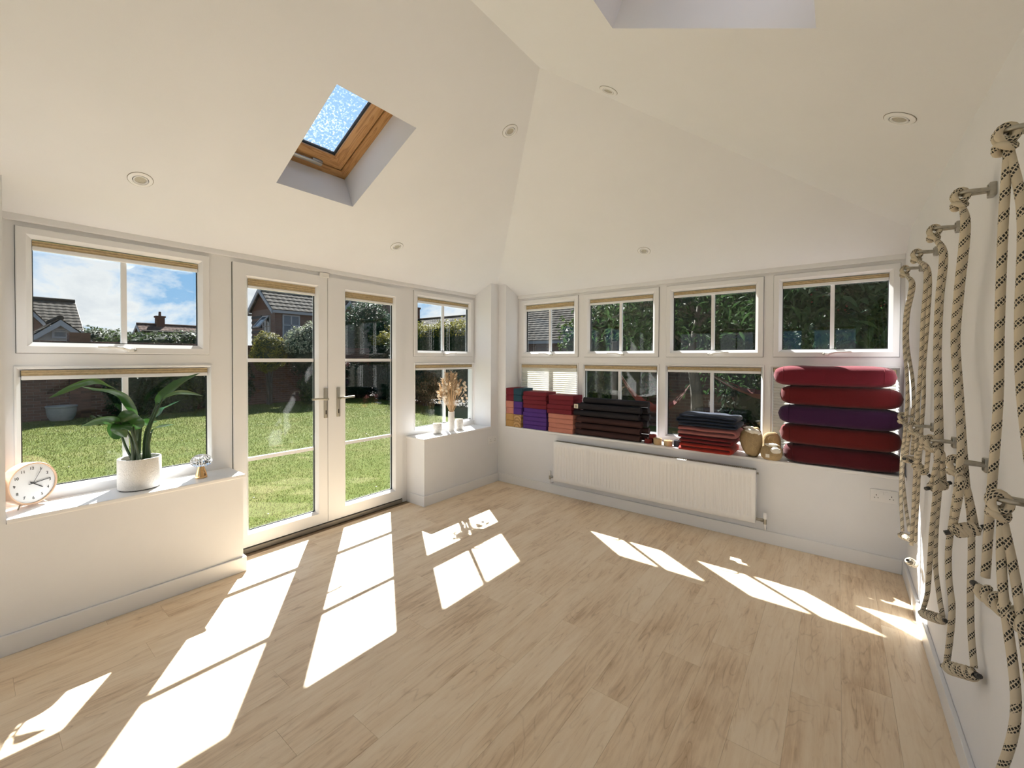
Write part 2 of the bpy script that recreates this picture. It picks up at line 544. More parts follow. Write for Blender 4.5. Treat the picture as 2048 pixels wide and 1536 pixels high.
class MB:
    def __init__(self):
        self.v, self.f, self.uv = [], [], {}

    def add(self, vs, fs, uvs=None):
        b = len(self.v)
        self.v += [Vector(p) for p in vs]
        for i, f in enumerate(fs):
            if uvs:
                self.uv[len(self.f)] = uvs[i]
            self.f.append(tuple(b + k for k in f))
        return self

    def box(self, x0, x1, y0, y1, z0, z1, m=None):
        p = [(x0, y0, z0), (x1, y0, z0), (x1, y1, z0), (x0, y1, z0), (x0, y0, z1), (x1, y0, z1), (x1, y1, z1), (x0, y1, z1)]
        if m is not None:
            p = [m @ Vector(q) for q in p]
        return self.add(p, CUBE_F)

    def cbox(self, x0, x1, y0, y1, z0, z1, c, m=None):
        """box with chamfered edges"""
        bm = bmesh.new()
        bmesh.ops.create_cube(bm, size=1.0)
        for v in bm.verts:
            v.co = Vector(((x0 + x1) / 2 + v.co.x * (x1 - x0), (y0 + y1) / 2 + v.co.y * (y1 - y0), (z0 + z1) / 2 + v.co.z * (z1 - z0)))
        bmesh.ops.bevel(bm, geom=list(bm.edges), offset=c, segments=2, affect='EDGES', profile=0.6)
        bm.verts.index_update()
        self.add([(m @ v.co) if m is not None else v.co for v in bm.verts], [[v.index for v in f.verts] for f in bm.faces])
        bm.free()
        return self

    def ring(self, u0, u1, v0, v1, prof):
        """mitred picture-frame: prof = [(inset, height), ...]"""
        vs = []
        for a, n in prof:
            vs += [(u0 + a, v0 + a, n), (u1 - a, v0 + a, n), (u1 - a, v1 - a, n), (u0 + a, v1 - a, n)]
        fs, uvs = [], []
        for k in range(len(prof) - 1):
            for i in range(4):
                j = (i + 1) % 4
                fs.append((4 * k + i, 4 * k + j, 4 * k + 4 + j, 4 * k + 4 + i))
                L = (u1 - u0) if i % 2 == 0 else (v1 - v0)
                a, b2 = prof[k][0], prof[k + 1][0]
                o = i * 3.7
                uvs.append(((o + a, a + o), (o + L - a, a + o), (o + L - b2, b2 + o + .01), (o + b2, b2 + o + .01)))
        return self.add(vs, fs, uvs)

    def tube(self, path, r, n=8, closed=False, caps=True, u0=0.0):
        path = [Vector(p) for p in path]
        m = len(path)
        rr = r if isinstance(r, (list, tuple)) else [r] * m
        vs, fs, uvs = [], [], []
        up = None
        L = [u0]
        for i in range(1, m):
            L.append(L[-1] + (path[i] - path[i - 1]).length)
        for i in range(m):
            if closed:
                tg = path[(i + 1) % m] - path[i - 1]
            else:
                tg = path[min(i + 1, m - 1)] - path[max(i - 1, 0)]
            tg.normalize()
            if up is None:
                up = Vector((0, 0, 1)) if abs(tg.z) < 0.9 else Vector((1, 0, 0))
            s = tg.cross(up)
            if s.length < 1e-6:
                s = tg.orthogonal()
            s.normalize()
            up = s.cross(tg).normalized()
            for k in range(n):
                a = 2 * math.pi * k / n
                vs.append(path[i] + (s * math.cos(a) + up * math.sin(a)) * rr[i])
        cnt = m if closed else m - 1
        for i in range(cnt):
            j = (i + 1) % m
            l1 = L[i + 1] if i + 1 < m else L[-1] + (path[0] - path[-1]).length
            for k in range(n):
                k2 = (k + 1) % n
                fs.append((i * n + k, i * n + k2, j * n + k2, j * n + k))
                uvs.append(((L[i], k / n), (L[i], (k + 1) / n), (l1, (k + 1) / n), (l1, k / n)))
        if caps and not closed:
            fs.append(tuple(range(n - 1, -1, -1)))
            uvs.append(tuple((L[0], 0.5) for _ in range(n)))
            fs.append(tuple((m - 1) * n + k for k in range(n)))
            uvs.append(tuple((L[-1], 0.5) for _ in range(n)))
        return self.add(vs, fs, uvs)

    def lathe(self, prof, n=32, m=None, cap0=True, cap1=True):
        vs, fs = [], []
        for r, z in prof:
            for k in range(n):
                a = 2 * math.pi * k / n
                p = Vector((r * math.cos(a), r * math.sin(a), z))
                vs.append(m @ p if m is not None else p)
        for i in range(len(prof) - 1):
            for k in range(n):
                k2 = (k + 1) % n
                fs.append((i * n + k, i * n + k2, (i + 1) * n + k2, (i + 1) * n + k))
        if cap0:
            fs.append(tuple(range(n - 1, -1, -1)))
        if cap1:
            fs.append(tuple((len(prof) - 1) * n + k for k in range(n)))
        return self.add(vs, fs)

    def poly(self, pts, holes=()):
        loops = [[Vector(p) for p in pts]] + [[Vector(p) for p in h] for h in holes]
        flat = [p for l in loops for p in l]
        tris = tessellate_polygon(loops)
        return self.add(flat, tris)

    def xf(self, k):
        self.v = [k @ p for p in self.v]
        return self

    def build(self, name, mt, parent=None, smooth=False, world=False, mesh_only=False):
        me = bpy.data.meshes.new(name)
        me.from_pydata([tuple(p) for p in self.v], [], self.f)
        if self.uv:
            ul = me.uv_layers.new(name='UVMap')
            for pl in me.polygons:
                q = self.uv.get(pl.index)
                if q:
                    for li, c in zip(pl.loop_indices, q):
                        ul.data[li].uv = c
        me.materials.append(MATS[mt])
        if smooth:
            me.polygons.foreach_set('use_smooth', [True] * len(me.polygons))
            if smooth != 'all':
                me.set_sharp_from_angle(angle=math.radians(38))
        me.update()
        if mesh_only:
            return me
        return link(name, me, parent, world)


def link(name, me, parent=None, world=False):
    o = bpy.data.objects.new(name, me)
    COL.objects.link(o)
    if parent is not None:
        o.parent = parent
        if world:
            o.matrix_parent_inverse = WM[parent].inverted()
            WM[o] = Matrix.Identity(4)
        else:
            WM[o] = WM[parent].copy()
    else:
        WM[o] = Matrix.Identity(4)
    return o


def tag(o, label, cat, group=None, kind=None):
    o['label'] = label
    o['category'] = cat
    if group:
        o['group'] = group
    if kind:
        o['kind'] = kind
    return o


def thing(name, label, cat, m=None, group=None, kind=None):
    o = bpy.data.objects.new(name, None)
    o.empty_display_size = 0.05
    COL.objects.link(o)
    if m is None:
        m = Matrix.Identity(4)
    elif isinstance(m, (tuple, list, Vector)):
        m = Matrix.Translation(Vector(m))
    o.matrix_basis = m
    WM[o] = m.copy()
    return tag(o, label, cat, group, kind)


def basis(o, u, v, n):
    return Matrix(((u[0], v[0], n[0], o[0]), (u[1], v[1], n[1], o[1]), (u[2], v[2], n[2], o[2]), (0, 0, 0, 1)))


def spline(pts, n=8):
    """Catmull-Rom through points"""
    P = [Vector(p) for p in pts]
    P = [P[0] * 2 - P[1]] + P + [P[-1] * 2 - P[-2]]
    out = []
    for i in range(1, len(P) - 2):
        for k in range(n):
            t = k / n
            a, b, c, d = P[i - 1], P[i], P[i + 1], P[i + 2]
            out.append(0.5 * ((2 * b) + (c - a) * t + (2 * a - 5 * b + 4 * c - d) * t * t + (3 * b - a - 3 * c + d) * t ** 3))
    out.append(P[-2])
    return out


def struct(name, mb, mt, label, cat, **kw):
    return tag(mb.build(name, mt, **kw), label, cat, kind='structure')


MA = basis((-DA, 0, 0), (0, 1, 0), (0, 0, 1), (1, 0, 0))      # garden-door wall: u = y
MBW = basis((0, DB, 0), (1, 0, 0), (0, 0, 1), (0, -1, 0))     # radiator wall: u = x
SA = basis((-DA, 0, ZT), (0, 1, 0), (1 / NS, 0, T / NS), (T / NS, 0, -1 / NS))
SB = basis((0, DB, ZT), (1, 0, 0), (0, -1 / NS, T / NS), (0, -T / NS, -1 / NS))
SC = basis((W, 0, ZC), (0, -1, 0), (-1 / NS, 0, T / NS), (-T / NS, 0, -1 / NS))

# ------------------------------------------------------------------ room shell
A0, A1, D0, D1, A2, A3 = -3.812, -2.800, -2.800, -1.128, -1.128, -0.100
E0, E1 = -2.765, -1.151            # ends of the dwarf walls beside the door
m = MB()
m.box(-.34, 0, YB, E0, -.12, ZS - .025)
m.box(-.34, 0, -4.00, A0, ZS - .025, 2.42)
m.box(-.34, 0, YB - .34, -5.02, ZS - .025, 2.42)
m.box(-.34, 0, E1, .34, -.12, ZS - .025)
m.box(-.34, 0, -.1386, .34, ZS - .025, 2.42)
struct('wall_left', m, 'paint', 'white dwarf wall with full height piers beside the garden doors', 'wall')
m = MB()
m.box(0, W + .2, 0, .34, -.12, ZS - .025)
m.box(0, .1128, 0, .34, ZS - .025, 2.42)
struct('wall_far', m, 'paint', 'white dwarf wall behind the radiator under the row of windows', 'wall')
m = MB()
m.box(W, W + .2, YB - .34, .36, -.12, ZC + .06)
struct('wall_right', m, 'paint', 'plain white wall on which the ropes hang', 'wall')
m = MB()
m.box(-.34, W + .2, YB - .34, YB, -.12, ZS - .025)
m.box(-.34, .14, YB - .34, YB, ZS - .025, 2.42)
m.box(-.34, W + .2, YB - .34, YB - .255, ZT, 3.4)
struct('wall_near', m, 'paint', 'white dwarf wall and gable opposite the radiator', 'wall')

# ceilings: three slopes of a hipped roof, openings for the roof windows
SKY_A = [(-2.7292, -2.2036), (-4.90, -4.374)]
SV = (0.7876, 1.5665)
SKY_C = [(2.1915, 2.7171), (4.374, 4.90)]
SVC = (0.497, 1.292)
la = (RX + DA) * NS


def on(mx, u, v, n=0):
    return mx @ Vector((u, v, n))


def flat_poly(name, mx, outer, holes, label):
    me = MB()
    me.poly([(u, v, 0) for u, v in outer], [[(u, v, 0) for u, v in h] for h in holes])
    me.v = [mx @ p for p in me.v]
    return struct(name, me, 'ceiling_paint', label, 'ceiling')


def rect(a, b, c, d):
    return [(a, c), (b, c), (b, d), (a, d)]


flat_poly('ceiling', SA, [(YB - .34, -.1), (DB + .1, -.1), (RY, la), (YB - .34, la)], [rect(*s, *SV) for s in SKY_A],
          'white sloping ceiling above the garden doors')
flat_poly('ceiling', SB, [(-DA - .1, -.1), (W + .1, -.1), (W + .1, (DB - YH - .1) * NS), (RX, la), (-DA, 0)], [],
          'white hipped ceiling slope above the row of windows')
lc = (W - RX) * NS
flat_poly('ceiling', SC, [(-YH - .1, -.1 * NS), (-YB + .34, -.1 * NS), (-YB + .34, lc), (-RY, lc)], [rect(*s, *SVC) for s in SKY_C],
          'white sloping ceiling above the rope wall')


def roof_window(name, mx, u0, u1, v0, v1, label):
    r = thing(name, label, 'roof window', mx @ Matrix.Translation((0, v0, 0)), kind='structure')
    v1 -= v0
    v0 = 0
    d = .245
    m = MB()
    m.ring(u0, u1, v0, v1, [(0, 0.0), (0, -d - .09)])
    m.build('shaft_lining', 'ceiling_paint', r)
    m = MB()
    m.ring(u0, u1, v0, v1, [(-.01, -d - .08), (-.01, -d), (.052, -d), (.056, -d - .006), (.056, -d - .08)])
    m.build('frame', 'pine', r)
    m = MB()
    m.ring(u0 + .056, u1 - .056, v0 + .056, v1 - .056, [(.004, -d - .07), (.004, -d - .012), (.008, -d - .008), (.045, -d - .008), (.082, -d - .030), (.085, -d - .07)])
    s = m.build('sash', 'pine', r)
    m = MB()
    m.ring(u0 + .139, u1 - .139, v0 + .139, v1 - .139, [(-.01, -d - .055), (-.003, -d - .036), (.007, -d - .046), (.007, -d - .06)])
    m.build('gasket', 'gasket', s)
    m = MB()
    m.box(u0 + .12, u1 - .12, v0 + .12, v1 - .12, -d - .062, -d - .056)
    m.build('pane', 'roof_glass', s)
    m = MB()
    uc = (u0 + u1) / 2 + .02
    m.cbox(uc - .17, uc + .03, v0 + .060, v0 + .082, -d + .010, -d + .026, .004)
    m.cbox(uc - .035, uc + .035, v0 + .045, v0 + .085, -d - .012, -d + .012, .005)
    m.build('handle', 'plate_grey', s, smooth=True)
    return r


roof_window('window_1', SA, *SKY_A[0], *SV, 'pine framed roof window in the ceiling slope over the garden doors')
roof_window('window_2', SC, *SKY_C[0], *SVC, 'pine framed roof window in the ceiling slope over the rope wall')
roof_window('window_3', SA, *SKY_A[1], *SV, 'unseen pine roof window added for light over the rear of the left window wall')  # unseen rear pair of roof windows, added to brighten the room
roof_window('window_4', SC, *SKY_C[1], *SVC, 'unseen pine roof window added for light over the rear of the rope wall')

# floor: base slab and separate planks running towards the radiator wall
m = MB()
m.box(-.34, W + .2, YB - .34, .34, -.14, -.006)
fl = struct('floor', m, 'subfloor', 'light oak plank floor', 'floor')
PW, PL, GAP = .1765, 1.22, .0005
xs = W
row = 0
plank_meshes = {}
while xs > -.20:
    x1, x0 = xs, max(xs - PW, -.205)
    ya, yb = (YB, 0.0) if x1 > 0.02 else (E0, E1)
    if x1 > 0 > x0:
        x0r = x0
    off = (row * 0.437 + (0.21 if row % 3 == 1 else 0.0)) % PL
    y = ya - off
    while y < yb:
        c0, c1 = max(y, ya), min(y + PL, yb)
        xx0 = x0
        if x0 < 0 and not (c0 >= E0 and c1 <= E1):
            # planks that reach into the door recess are cut at the wall line
            if c1 <= E0 or c0 >= E1:
                xx0 = 0.0
        if c1 - c0 > .03 and x1 - xx0 > .005:
            segs = [(c0, c1, xx0)]
            if x0 < 0 and xx0 < 0 and (c0 < E0 or c1 > E1) and x1 > 0:
                segs = []
                if c0 < E0:
                    segs.append((c0, E0, 0.0))
                segs.append((max(c0, E0), min(c1, E1), x0))
                if c1 > E1:
                    segs.append((E1, c1, 0.0))
            for (s0, s1, sx0) in segs:
                w_, l_ = x1 - sx0, s1 - s0
                if w_ < .004 or l_ < .01:
                    continue
                key = (round(w_, 4), round(l_, 4))
                if key not in plank_meshes:
                    pm = MB()
                    g, ch = GAP / 2, .0008
                    pm.add([(-w_ / 2 + g, -l_ / 2 + g, -.008), (w_ / 2 - g, -l_ / 2 + g, -.008), (w_ / 2 - g, l_ / 2 - g, -.008), (-w_ / 2 + g, l_ / 2 - g, -.008),
                            (-w_ / 2 + g, -l_ / 2 + g, -ch * .6), (w_ / 2 - g, -l_ / 2 + g, -ch * .6), (w_ / 2 - g, l_ / 2 - g, -ch * .6), (-w_ / 2 + g, l_ / 2 - g, -ch * .6),
                            (-w_ / 2 + g + ch, -l_ / 2 + g + ch, 0), (w_ / 2 - g - ch, -l_ / 2 + g + ch, 0), (w_ / 2 - g - ch, l_ / 2 - g - ch, 0), (-w_ / 2 + g + ch, l_ / 2 - g - ch, 0)],
                           [(0, 1, 5, 4), (1, 2, 6, 5), (2, 3, 7, 6), (3, 0, 4, 7), (4, 5, 9, 8), (5, 6, 10, 9), (6, 7, 11, 10), (7, 4, 8, 11), (8, 9, 10, 11)])
                    plank_meshes[key] = pm.build('plank', 'floor_plank', mesh_only=True)
                o = link('plank', plank_meshes[key], fl)
                o.location = ((x1 + sx0) / 2, (s0 + s1) / 2, 0)
        y += PL
    xs -= PW
    row += 1

# skirting
SK, SKH = .0172, .10


def skirting(name, segs, label):
    m = MB()
    for x0, x1, y0, y1 in segs:
        m.cbox(x0, x1, y0, y1, 0.0, SKH, .004)
    return struct(name, m, 'gloss_white', label, 'skirting board')


skirting('baseboard_left', [(0, SK, YB, E0 + SK), (-.20, 0.004, E0, E0 + SK), (0, SK, E1 - SK, 0), (-.20, 0.004, E1 - SK, E1)],
         'white skirting board along the garden door wall')
skirting('baseboard_far', [(SK, W - SK, -SK, 0)], 'white skirting board under the radiator')
skirting('baseboard_right', [(W - SK, W, YB, 0)], 'white skirting board below the hanging ropes')
skirting('baseboard_near', [(SK, W - SK, YB, YB + SK)], 'white skirting board on the wall opposite the radiator')

# window sills
SILLS = []


def sill(name, x0, x1, y0, y1, label):
    m = MB()
    m.cbox(x0, x1, y0, y1, ZS - .024, ZS, .006)
    return struct(name, m, 'gloss_white', label, 'window sill')


sill('trim_1', -DA - .01, .012, A0 + .001, E0 + .012, 'white window sill under the clock and potted plant')
sill('trim_2', -DA - .01, .012, E1 - .012, -.1387, 'white window sill under the dried flowers')
sill('trim_3', .1129, W - .001, -.012, DB + .01, 'long white window sill over the radiator, loaded with yoga props')
sill('trim_4', -DA - .01, .012, -5.019, -4.001, 'white sill of the added window beyond the pier beside the clock')
m = MB()
m.cbox(-DA, -DA + .022, -5.02, -.10, ZT - .026, ZT + .012, .004)
struct('trim_5', m, 'upvc', 'thin white cover strip along the top of the garden door wall', 'trim')
m = MB()
m.cbox(.1128, W, DB - .022, DB, ZT - .026, ZT + .012, .004)
struct('trim_6', m, 'upvc', 'thin white cover strip along the top of the four windows', 'trim')

# ------------------------------------------------------------------ windows and doors
ZSH, ZSL = 2.1772, 1.4883     # sash
ZGH, ZGL = 2.1087, 1.5510     # upper glass
ZLH, ZLL = 1.3951, 0.7388     # lower glass


def pane_box(m, u0, u1, v0, v1):
    m.box(u0 - .012, u1 + .012, v0 - .012, v1 + .012, -.058, -.034)
    return m


def bar(m, u0, u1, v0, v1):
    m.box(u0, u1, v0, v1, -.050, -.026)


def raised_blind(r, u0, u1, vt, h_stack, h_rail, n0=-.022, n1=-.002):
    m = MB()
    k = max(3, int(h_stack / .007))
    pts = []
    for i in range(k + 1):
        v = vt - h_stack * i / k
        pts.append((v, n1 if i % 2 == 0 else n1 - .006))
    vs, fs = [], []
    for v, n in pts:
        vs += [(u0, v, n), (u1, v, n)]
    vs += [(u0, vt - h_stack, n0), (u1, vt - h_stack, n0), (u0, vt, n0), (u1, vt, n0)]
    for i in range(k):
        fs.append((2 * i, 2 * i + 1, 2 * i + 3, 2 * i + 2))
    b = 2 * (k + 1)
    fs += [(2 * k, 2 * k + 1, b + 1, b), (b, b + 1, b + 3, b + 2)]
    m.add(vs, fs)
    bl = m.build('blind', 'blind_tan', r)
    bl['label'] = 'tan pleated blind folded up at the top'
    m = MB()
    m.cbox(u0, u1, vt - h_stack - h_rail, vt - h_stack, n0, n1 + .001, .003)
    m.build('bottom_rail', 'gloss_white', bl)


def lowered_blind(r, u0, u1, vt, vb):
    m = MB()
    k = int((vt - .03 - vb) / .0115)
    vs, fs = [], []
    for i in range(k + 1):
        v = vt - .03 - (vt - .03 - vb) * i / k
        n = -.004 if i % 2 == 0 else -.012
        vs += [(u0, v, n), (u1, v, n)]
        if i:
            fs.append((2 * i - 2, 2 * i - 1, 2 * i + 1, 2 * i))
    m.add(vs, fs)
    bl = m.build('blind', 'blind_white', r)
    bl['label'] = 'white pleated blind let right down'
    m = MB()
    m.cbox(u0, u1, vt - .032, vt, -.022, -.002, .003)
    m.build('head_rail', 'blind_tan', bl)


def window_handle(sash, u, v, d):
    """cranked lever on an oval base; d = lever direction along u"""
    m = MB()
    m.cbox(u - .016 - .02 * d, u + .016 - .02 * d, v - .011, v + .011, .016, .026, .004)
    m.tube([(u - .010 * d, v, .02), (u - .010 * d, v, .045)], .0095, 10)
    pts = spline([(u - .012 * d, v, .046), (u + .02 * d, v + .010, .050), (u + .05 * d, v + .014, .050), (u + .13 * d, v + .016, .048)], 5)
    m.tube(pts, [.0085] * 6 + [.0065] * (len(pts) - 6), 8)
    h = m.build('handle', 'handle_white', sash, smooth=True)
    m = MB()
    m.tube([(u - .038 * d + .009 * math.cos(a), v + .007 * math.sin(a), .021) for a in [k * .524 for k in range(12)]], .0022, 6, closed=True)
    m.build('key_slot', 'plate_grey', h, smooth=True)


def window(name, label, MX, u0, u1, su0, su1, gu0, gu1, lu0, lu1, hu, hd, blind_low=False, bs=.030, br=.022):
    r = thing(name, label, 'window', MX @ Matrix.Translation(((u0 + u1) / 2, 0, 0)), kind='structure')
    c = (u0 + u1) / 2
    u0, u1, su0, su1, gu0, gu1, lu0, lu1, hu = [q - c for q in (u0, u1, su0, su1, gu0, gu1, lu0, lu1, hu)]
    m = MB()
    d0 = -.07
    bd = .026
    m.box(u0, su0, ZS - .02, ZT + .02, d0, 0)
    m.box(su1, u1, ZS - .02, ZT + .02, d0, 0)
    m.box(su0, su1, ZSH, ZT + .02, d0, 0)
    m.box(su0, su1, ZLH + bd, ZSL, d0, 0)
    m.box(su0, su1, ZS - .02, ZLL - bd, d0, 0)
    if lu0 - bd > su0:
        m.box(su0, lu0 - bd, ZLL - bd, ZLH + bd, d0, 0)
    if lu1 + bd < su1:
        m.box(lu1 + bd, su1, ZLL - bd, ZLH + bd, d0, 0)
    m.ring(lu0 - bd, lu1 + bd, ZLL - bd, ZLH + bd, [(0, .0), (.002, .009), (.010, .009), (bd, -.016), (bd, -.05)])
    f = m.build('frame', 'upvc', r)
    m = MB()
    m.ring(su0, su1, ZSL, ZSH, [(.0022, -.03), (.0022, .012), (.005, .016), (.040, .016), (.0625, -.006), (.0625, -.05)])
    s = m.build('sash', 'upvc', r)
    m = MB()
    m.ring(su0, su1, ZSL, ZSH, [(.0, .0015), (.003, .0015)])
    m.ring(gu0, gu1, ZGL, ZGH, [(-.003, -.020), (.005, -.026), (.005, -.034)])
    m.build('gasket', 'gasket', s)
    m = MB()
    m.ring(lu0, lu1, ZLL, ZLH, [(-.003, -.020), (.005, -.026), (.005, -.034)])
    m.build('gasket', 'gasket', f)
    pane_box(MB(), gu0, gu1, ZGL, ZGH).build('pane', 'glass', s)
    pane_box(MB(), lu0, lu1, ZLL, ZLH).build('pane', 'glass', r)
    m = MB()
    bar(m, (gu0 + gu1) / 2 - .0135, (gu0 + gu1) / 2 + .0135, ZGL - .01, ZGH + .01)
    m.build('glazing_bar', 'upvc', s)
    m = MB()
    bar(m, (lu0 + lu1) / 2 - .0135, (lu0 + lu1) / 2 + .0135, ZLL - .01, ZLH + .01)
    m.build('glazing_bar', 'upvc', r)
    raised_blind(r, gu0 + .002, gu1 - .002, ZGH, bs, br)
    if blind_low:
        lowered_blind(r, lu0 + .002, lu1 - .002, ZLH, ZLL)
    else:
        raised_blind(r, lu0 + .002, lu1 - .002, ZLH, bs, br)
    window_handle(s, hu, ZSL + .026, hd)
    return r


window('window_5', 'white casement window behind the clock and the potted plant', MA, A0, A1, -3.763, -2.8758, -3.7003, -2.9382, -3.7457, -2.8849, -3.318, -1)
window('window_6', 'white casement window behind the dried flower vase', MA, A2, A3, -1.069, -.1707, -1.0063, -.236, -1.0336, -.1586, -.615, 1)
window('window_7', 'unseen white casement window added for light beyond the pier beside the clock', MA, -5.02, -4.0, -4.967, -4.053, -4.905, -4.115, -4.94, -4.08, -4.5, 1)  # out of view, added to let in more daylight
BE = [.098, .980, 1.8685, 2.755, W]
BSASH = [(.1588, .9441), (1.0162, 1.8336), (1.9035, 2.7205), (2.7896, 3.5789)]
BG = [(.224, .8778), (1.0803, 1.7671), (1.9699, 2.6562), (2.8528, 3.5161)]
BL = [(.1585, .9197), (1.0192, 1.8104), (1.9154, 2.7036), (2.7936, 3.5649)]
BLBL = ['white casement window behind the stacked yoga blocks, lower blind down', 'white casement window behind the rolled yoga mats',
        'white casement window behind the folded blankets', 'white casement window behind the pile of bolsters']
for i in range(4):
    window('window_%d' % (8 + i), BLBL[i], MBW, BE[i], BE[i + 1], *BSASH[i], *BG[i], *BL[i], [.575, 1.437, 2.330, 3.176][i], [-1, -1, 1, 1][i],
           blind_low=i in (0, 3), bs=[.045, .034, .028, .028][i])

MD = basis((0, YB - .2545, 0), (-1, 0, 0), (0, 0, 1), (0, 1, 0))  # glazing behind the camera, added to raise the indoor light
DLBL = ['nearest the rope wall', 'second from the rope wall', 'third from the rope wall', 'fourth from the rope wall']
for i in range(4):
    a_ = -W + .865 * i
    window('window_%d' % (12 + i), 'unseen white casement window added for light opposite the radiator, ' + DLBL[i], MD, a_, a_ + .865, a_ + .04, a_ + .825, a_ + .103, a_ + .762, a_ + .05, a_ + .815, a_ + .43, 1)
sill('trim_7', .141, W - .001, YB - .265, YB + .012, 'long white sill of the added windows opposite the radiator')


def french_doors():
    r = thing('door_1', 'pair of white glazed french doors opening to the lawn', 'door', MA @ Matrix.Translation(((D0 + D1) / 2, 0, 0)), kind='structure')
    c = (D0 + D1) / 2
    d0, d1 = D0 - c, D1 - c
    L0, L1, R1 = -2.735 - c, -2.0114 - c, -1.215 - c
    zd0, zd1 = .0495, 2.1674
    g0, g1 = .1589, 2.0643
    m = MB()
    m.box(d0, L0, 0, ZT + .02, -.07, 0)
    m.box(R1, d1, 0, ZT + .02, -.07, 0)
    m.box(L0, R1, zd1, ZT + .02, -.07, 0)
    m.build('frame', 'upvc', r)
    m = MB()
    m.cbox(L0, R1, 0.0, .038, -.09, .012, .004)
    m.build('threshold', 'threshold', r)
    m = MB()
    m.box(L0, R1, .034, zd0 + .004, -.06, .006)
    m.box(L0 - .001, L0 + .004, zd0, zd1, -.06, .0015)
    m.box(R1 - .004, R1 + .001, zd0, zd1, -.06, .0015)
    m.box(L1 - .0025, L1 + .0025, zd0, zd1, -.06, .008)
    m.box(L0, R1, zd1 - .003, zd1 + .001, -.06, .0015)
    m.build('seal', 'gasket', r)
    for (a, b, ga, gb, hx, hd) in ((L0 + .003, L1 - .002, -2.6274 - c, -2.1095 - c, -2.033 - c, -1), (L1 + .002, R1 - .003, -1.8329 - c, -1.3197 - c, -1.917 - c, 1)):
        m = MB()
        # stiles and rails around the glass, chamfered bead inside
        bd = .022
        m.box(a, ga - bd, zd0, zd1, -.06, .016)
        m.box(gb + bd, b, zd0, zd1, -.06, .016)
        m.box(ga - bd, gb + bd, zd0, g0 - bd, -.06, .016)
        m.box(ga - bd, gb + bd, g1 + bd, zd1, -.06, .016)
        m.ring(ga - bd, gb + bd, g0 - bd, g1 + bd, [(0, .016), (.004, .018), (bd, -.008), (bd, -.05)])
        leaf = m.build('door_leaf', 'upvc', r)
        m = MB()
        m.ring(ga, gb, g0, g1, [(-.003, -.018), (.006, -.026), (.006, -.034)])
        m.build('gasket', 'gasket', leaf)
        pane_box(MB(), ga, gb, g0, g1).build('pane', 'glass', leaf)
        for zz in (1.450, .696):
            m = MB()
            bar(m, ga - .01, gb + .01, zz - .0135, zz + .0135)
            m.build('glazing_bar', 'upvc', leaf)
        raised_blind(leaf, ga + .002, gb - .002, g1, .052, .018)
        m = MB()
        m.cbox(hx - .0165, hx + .0165, .953, 1.211, .016, .026, .005)
        m.tube([(hx, 1.118, .02), (hx, 1.118, .060)], .010, 12)
        pts = spline([(hx, 1.118, .060), (hx + .03 * hd, 1.120, .064), (hx + .09 * hd, 1.124, .060), (hx + .135 * hd, 1.124, .054)], 5)
        m.tube(pts, [.0105] * 6 + [.0085] * (len(pts) - 6), 10)
        h = m.build('handle', 'plate_grey', leaf, smooth=True)
        m = MB()
        m.cbox(hx - .004, hx + .004, .985, 1.020, .0255, .029, .001)
        m.build('keyhole', 'dark_slot', h)
    m = MB()
    m.cbox(L1 - .07, L1 + .01, zd1 - .012, zd1 + .030, .002, .030, .006)
    m.build('door_catch', 'handle_white', r)


french_doors()

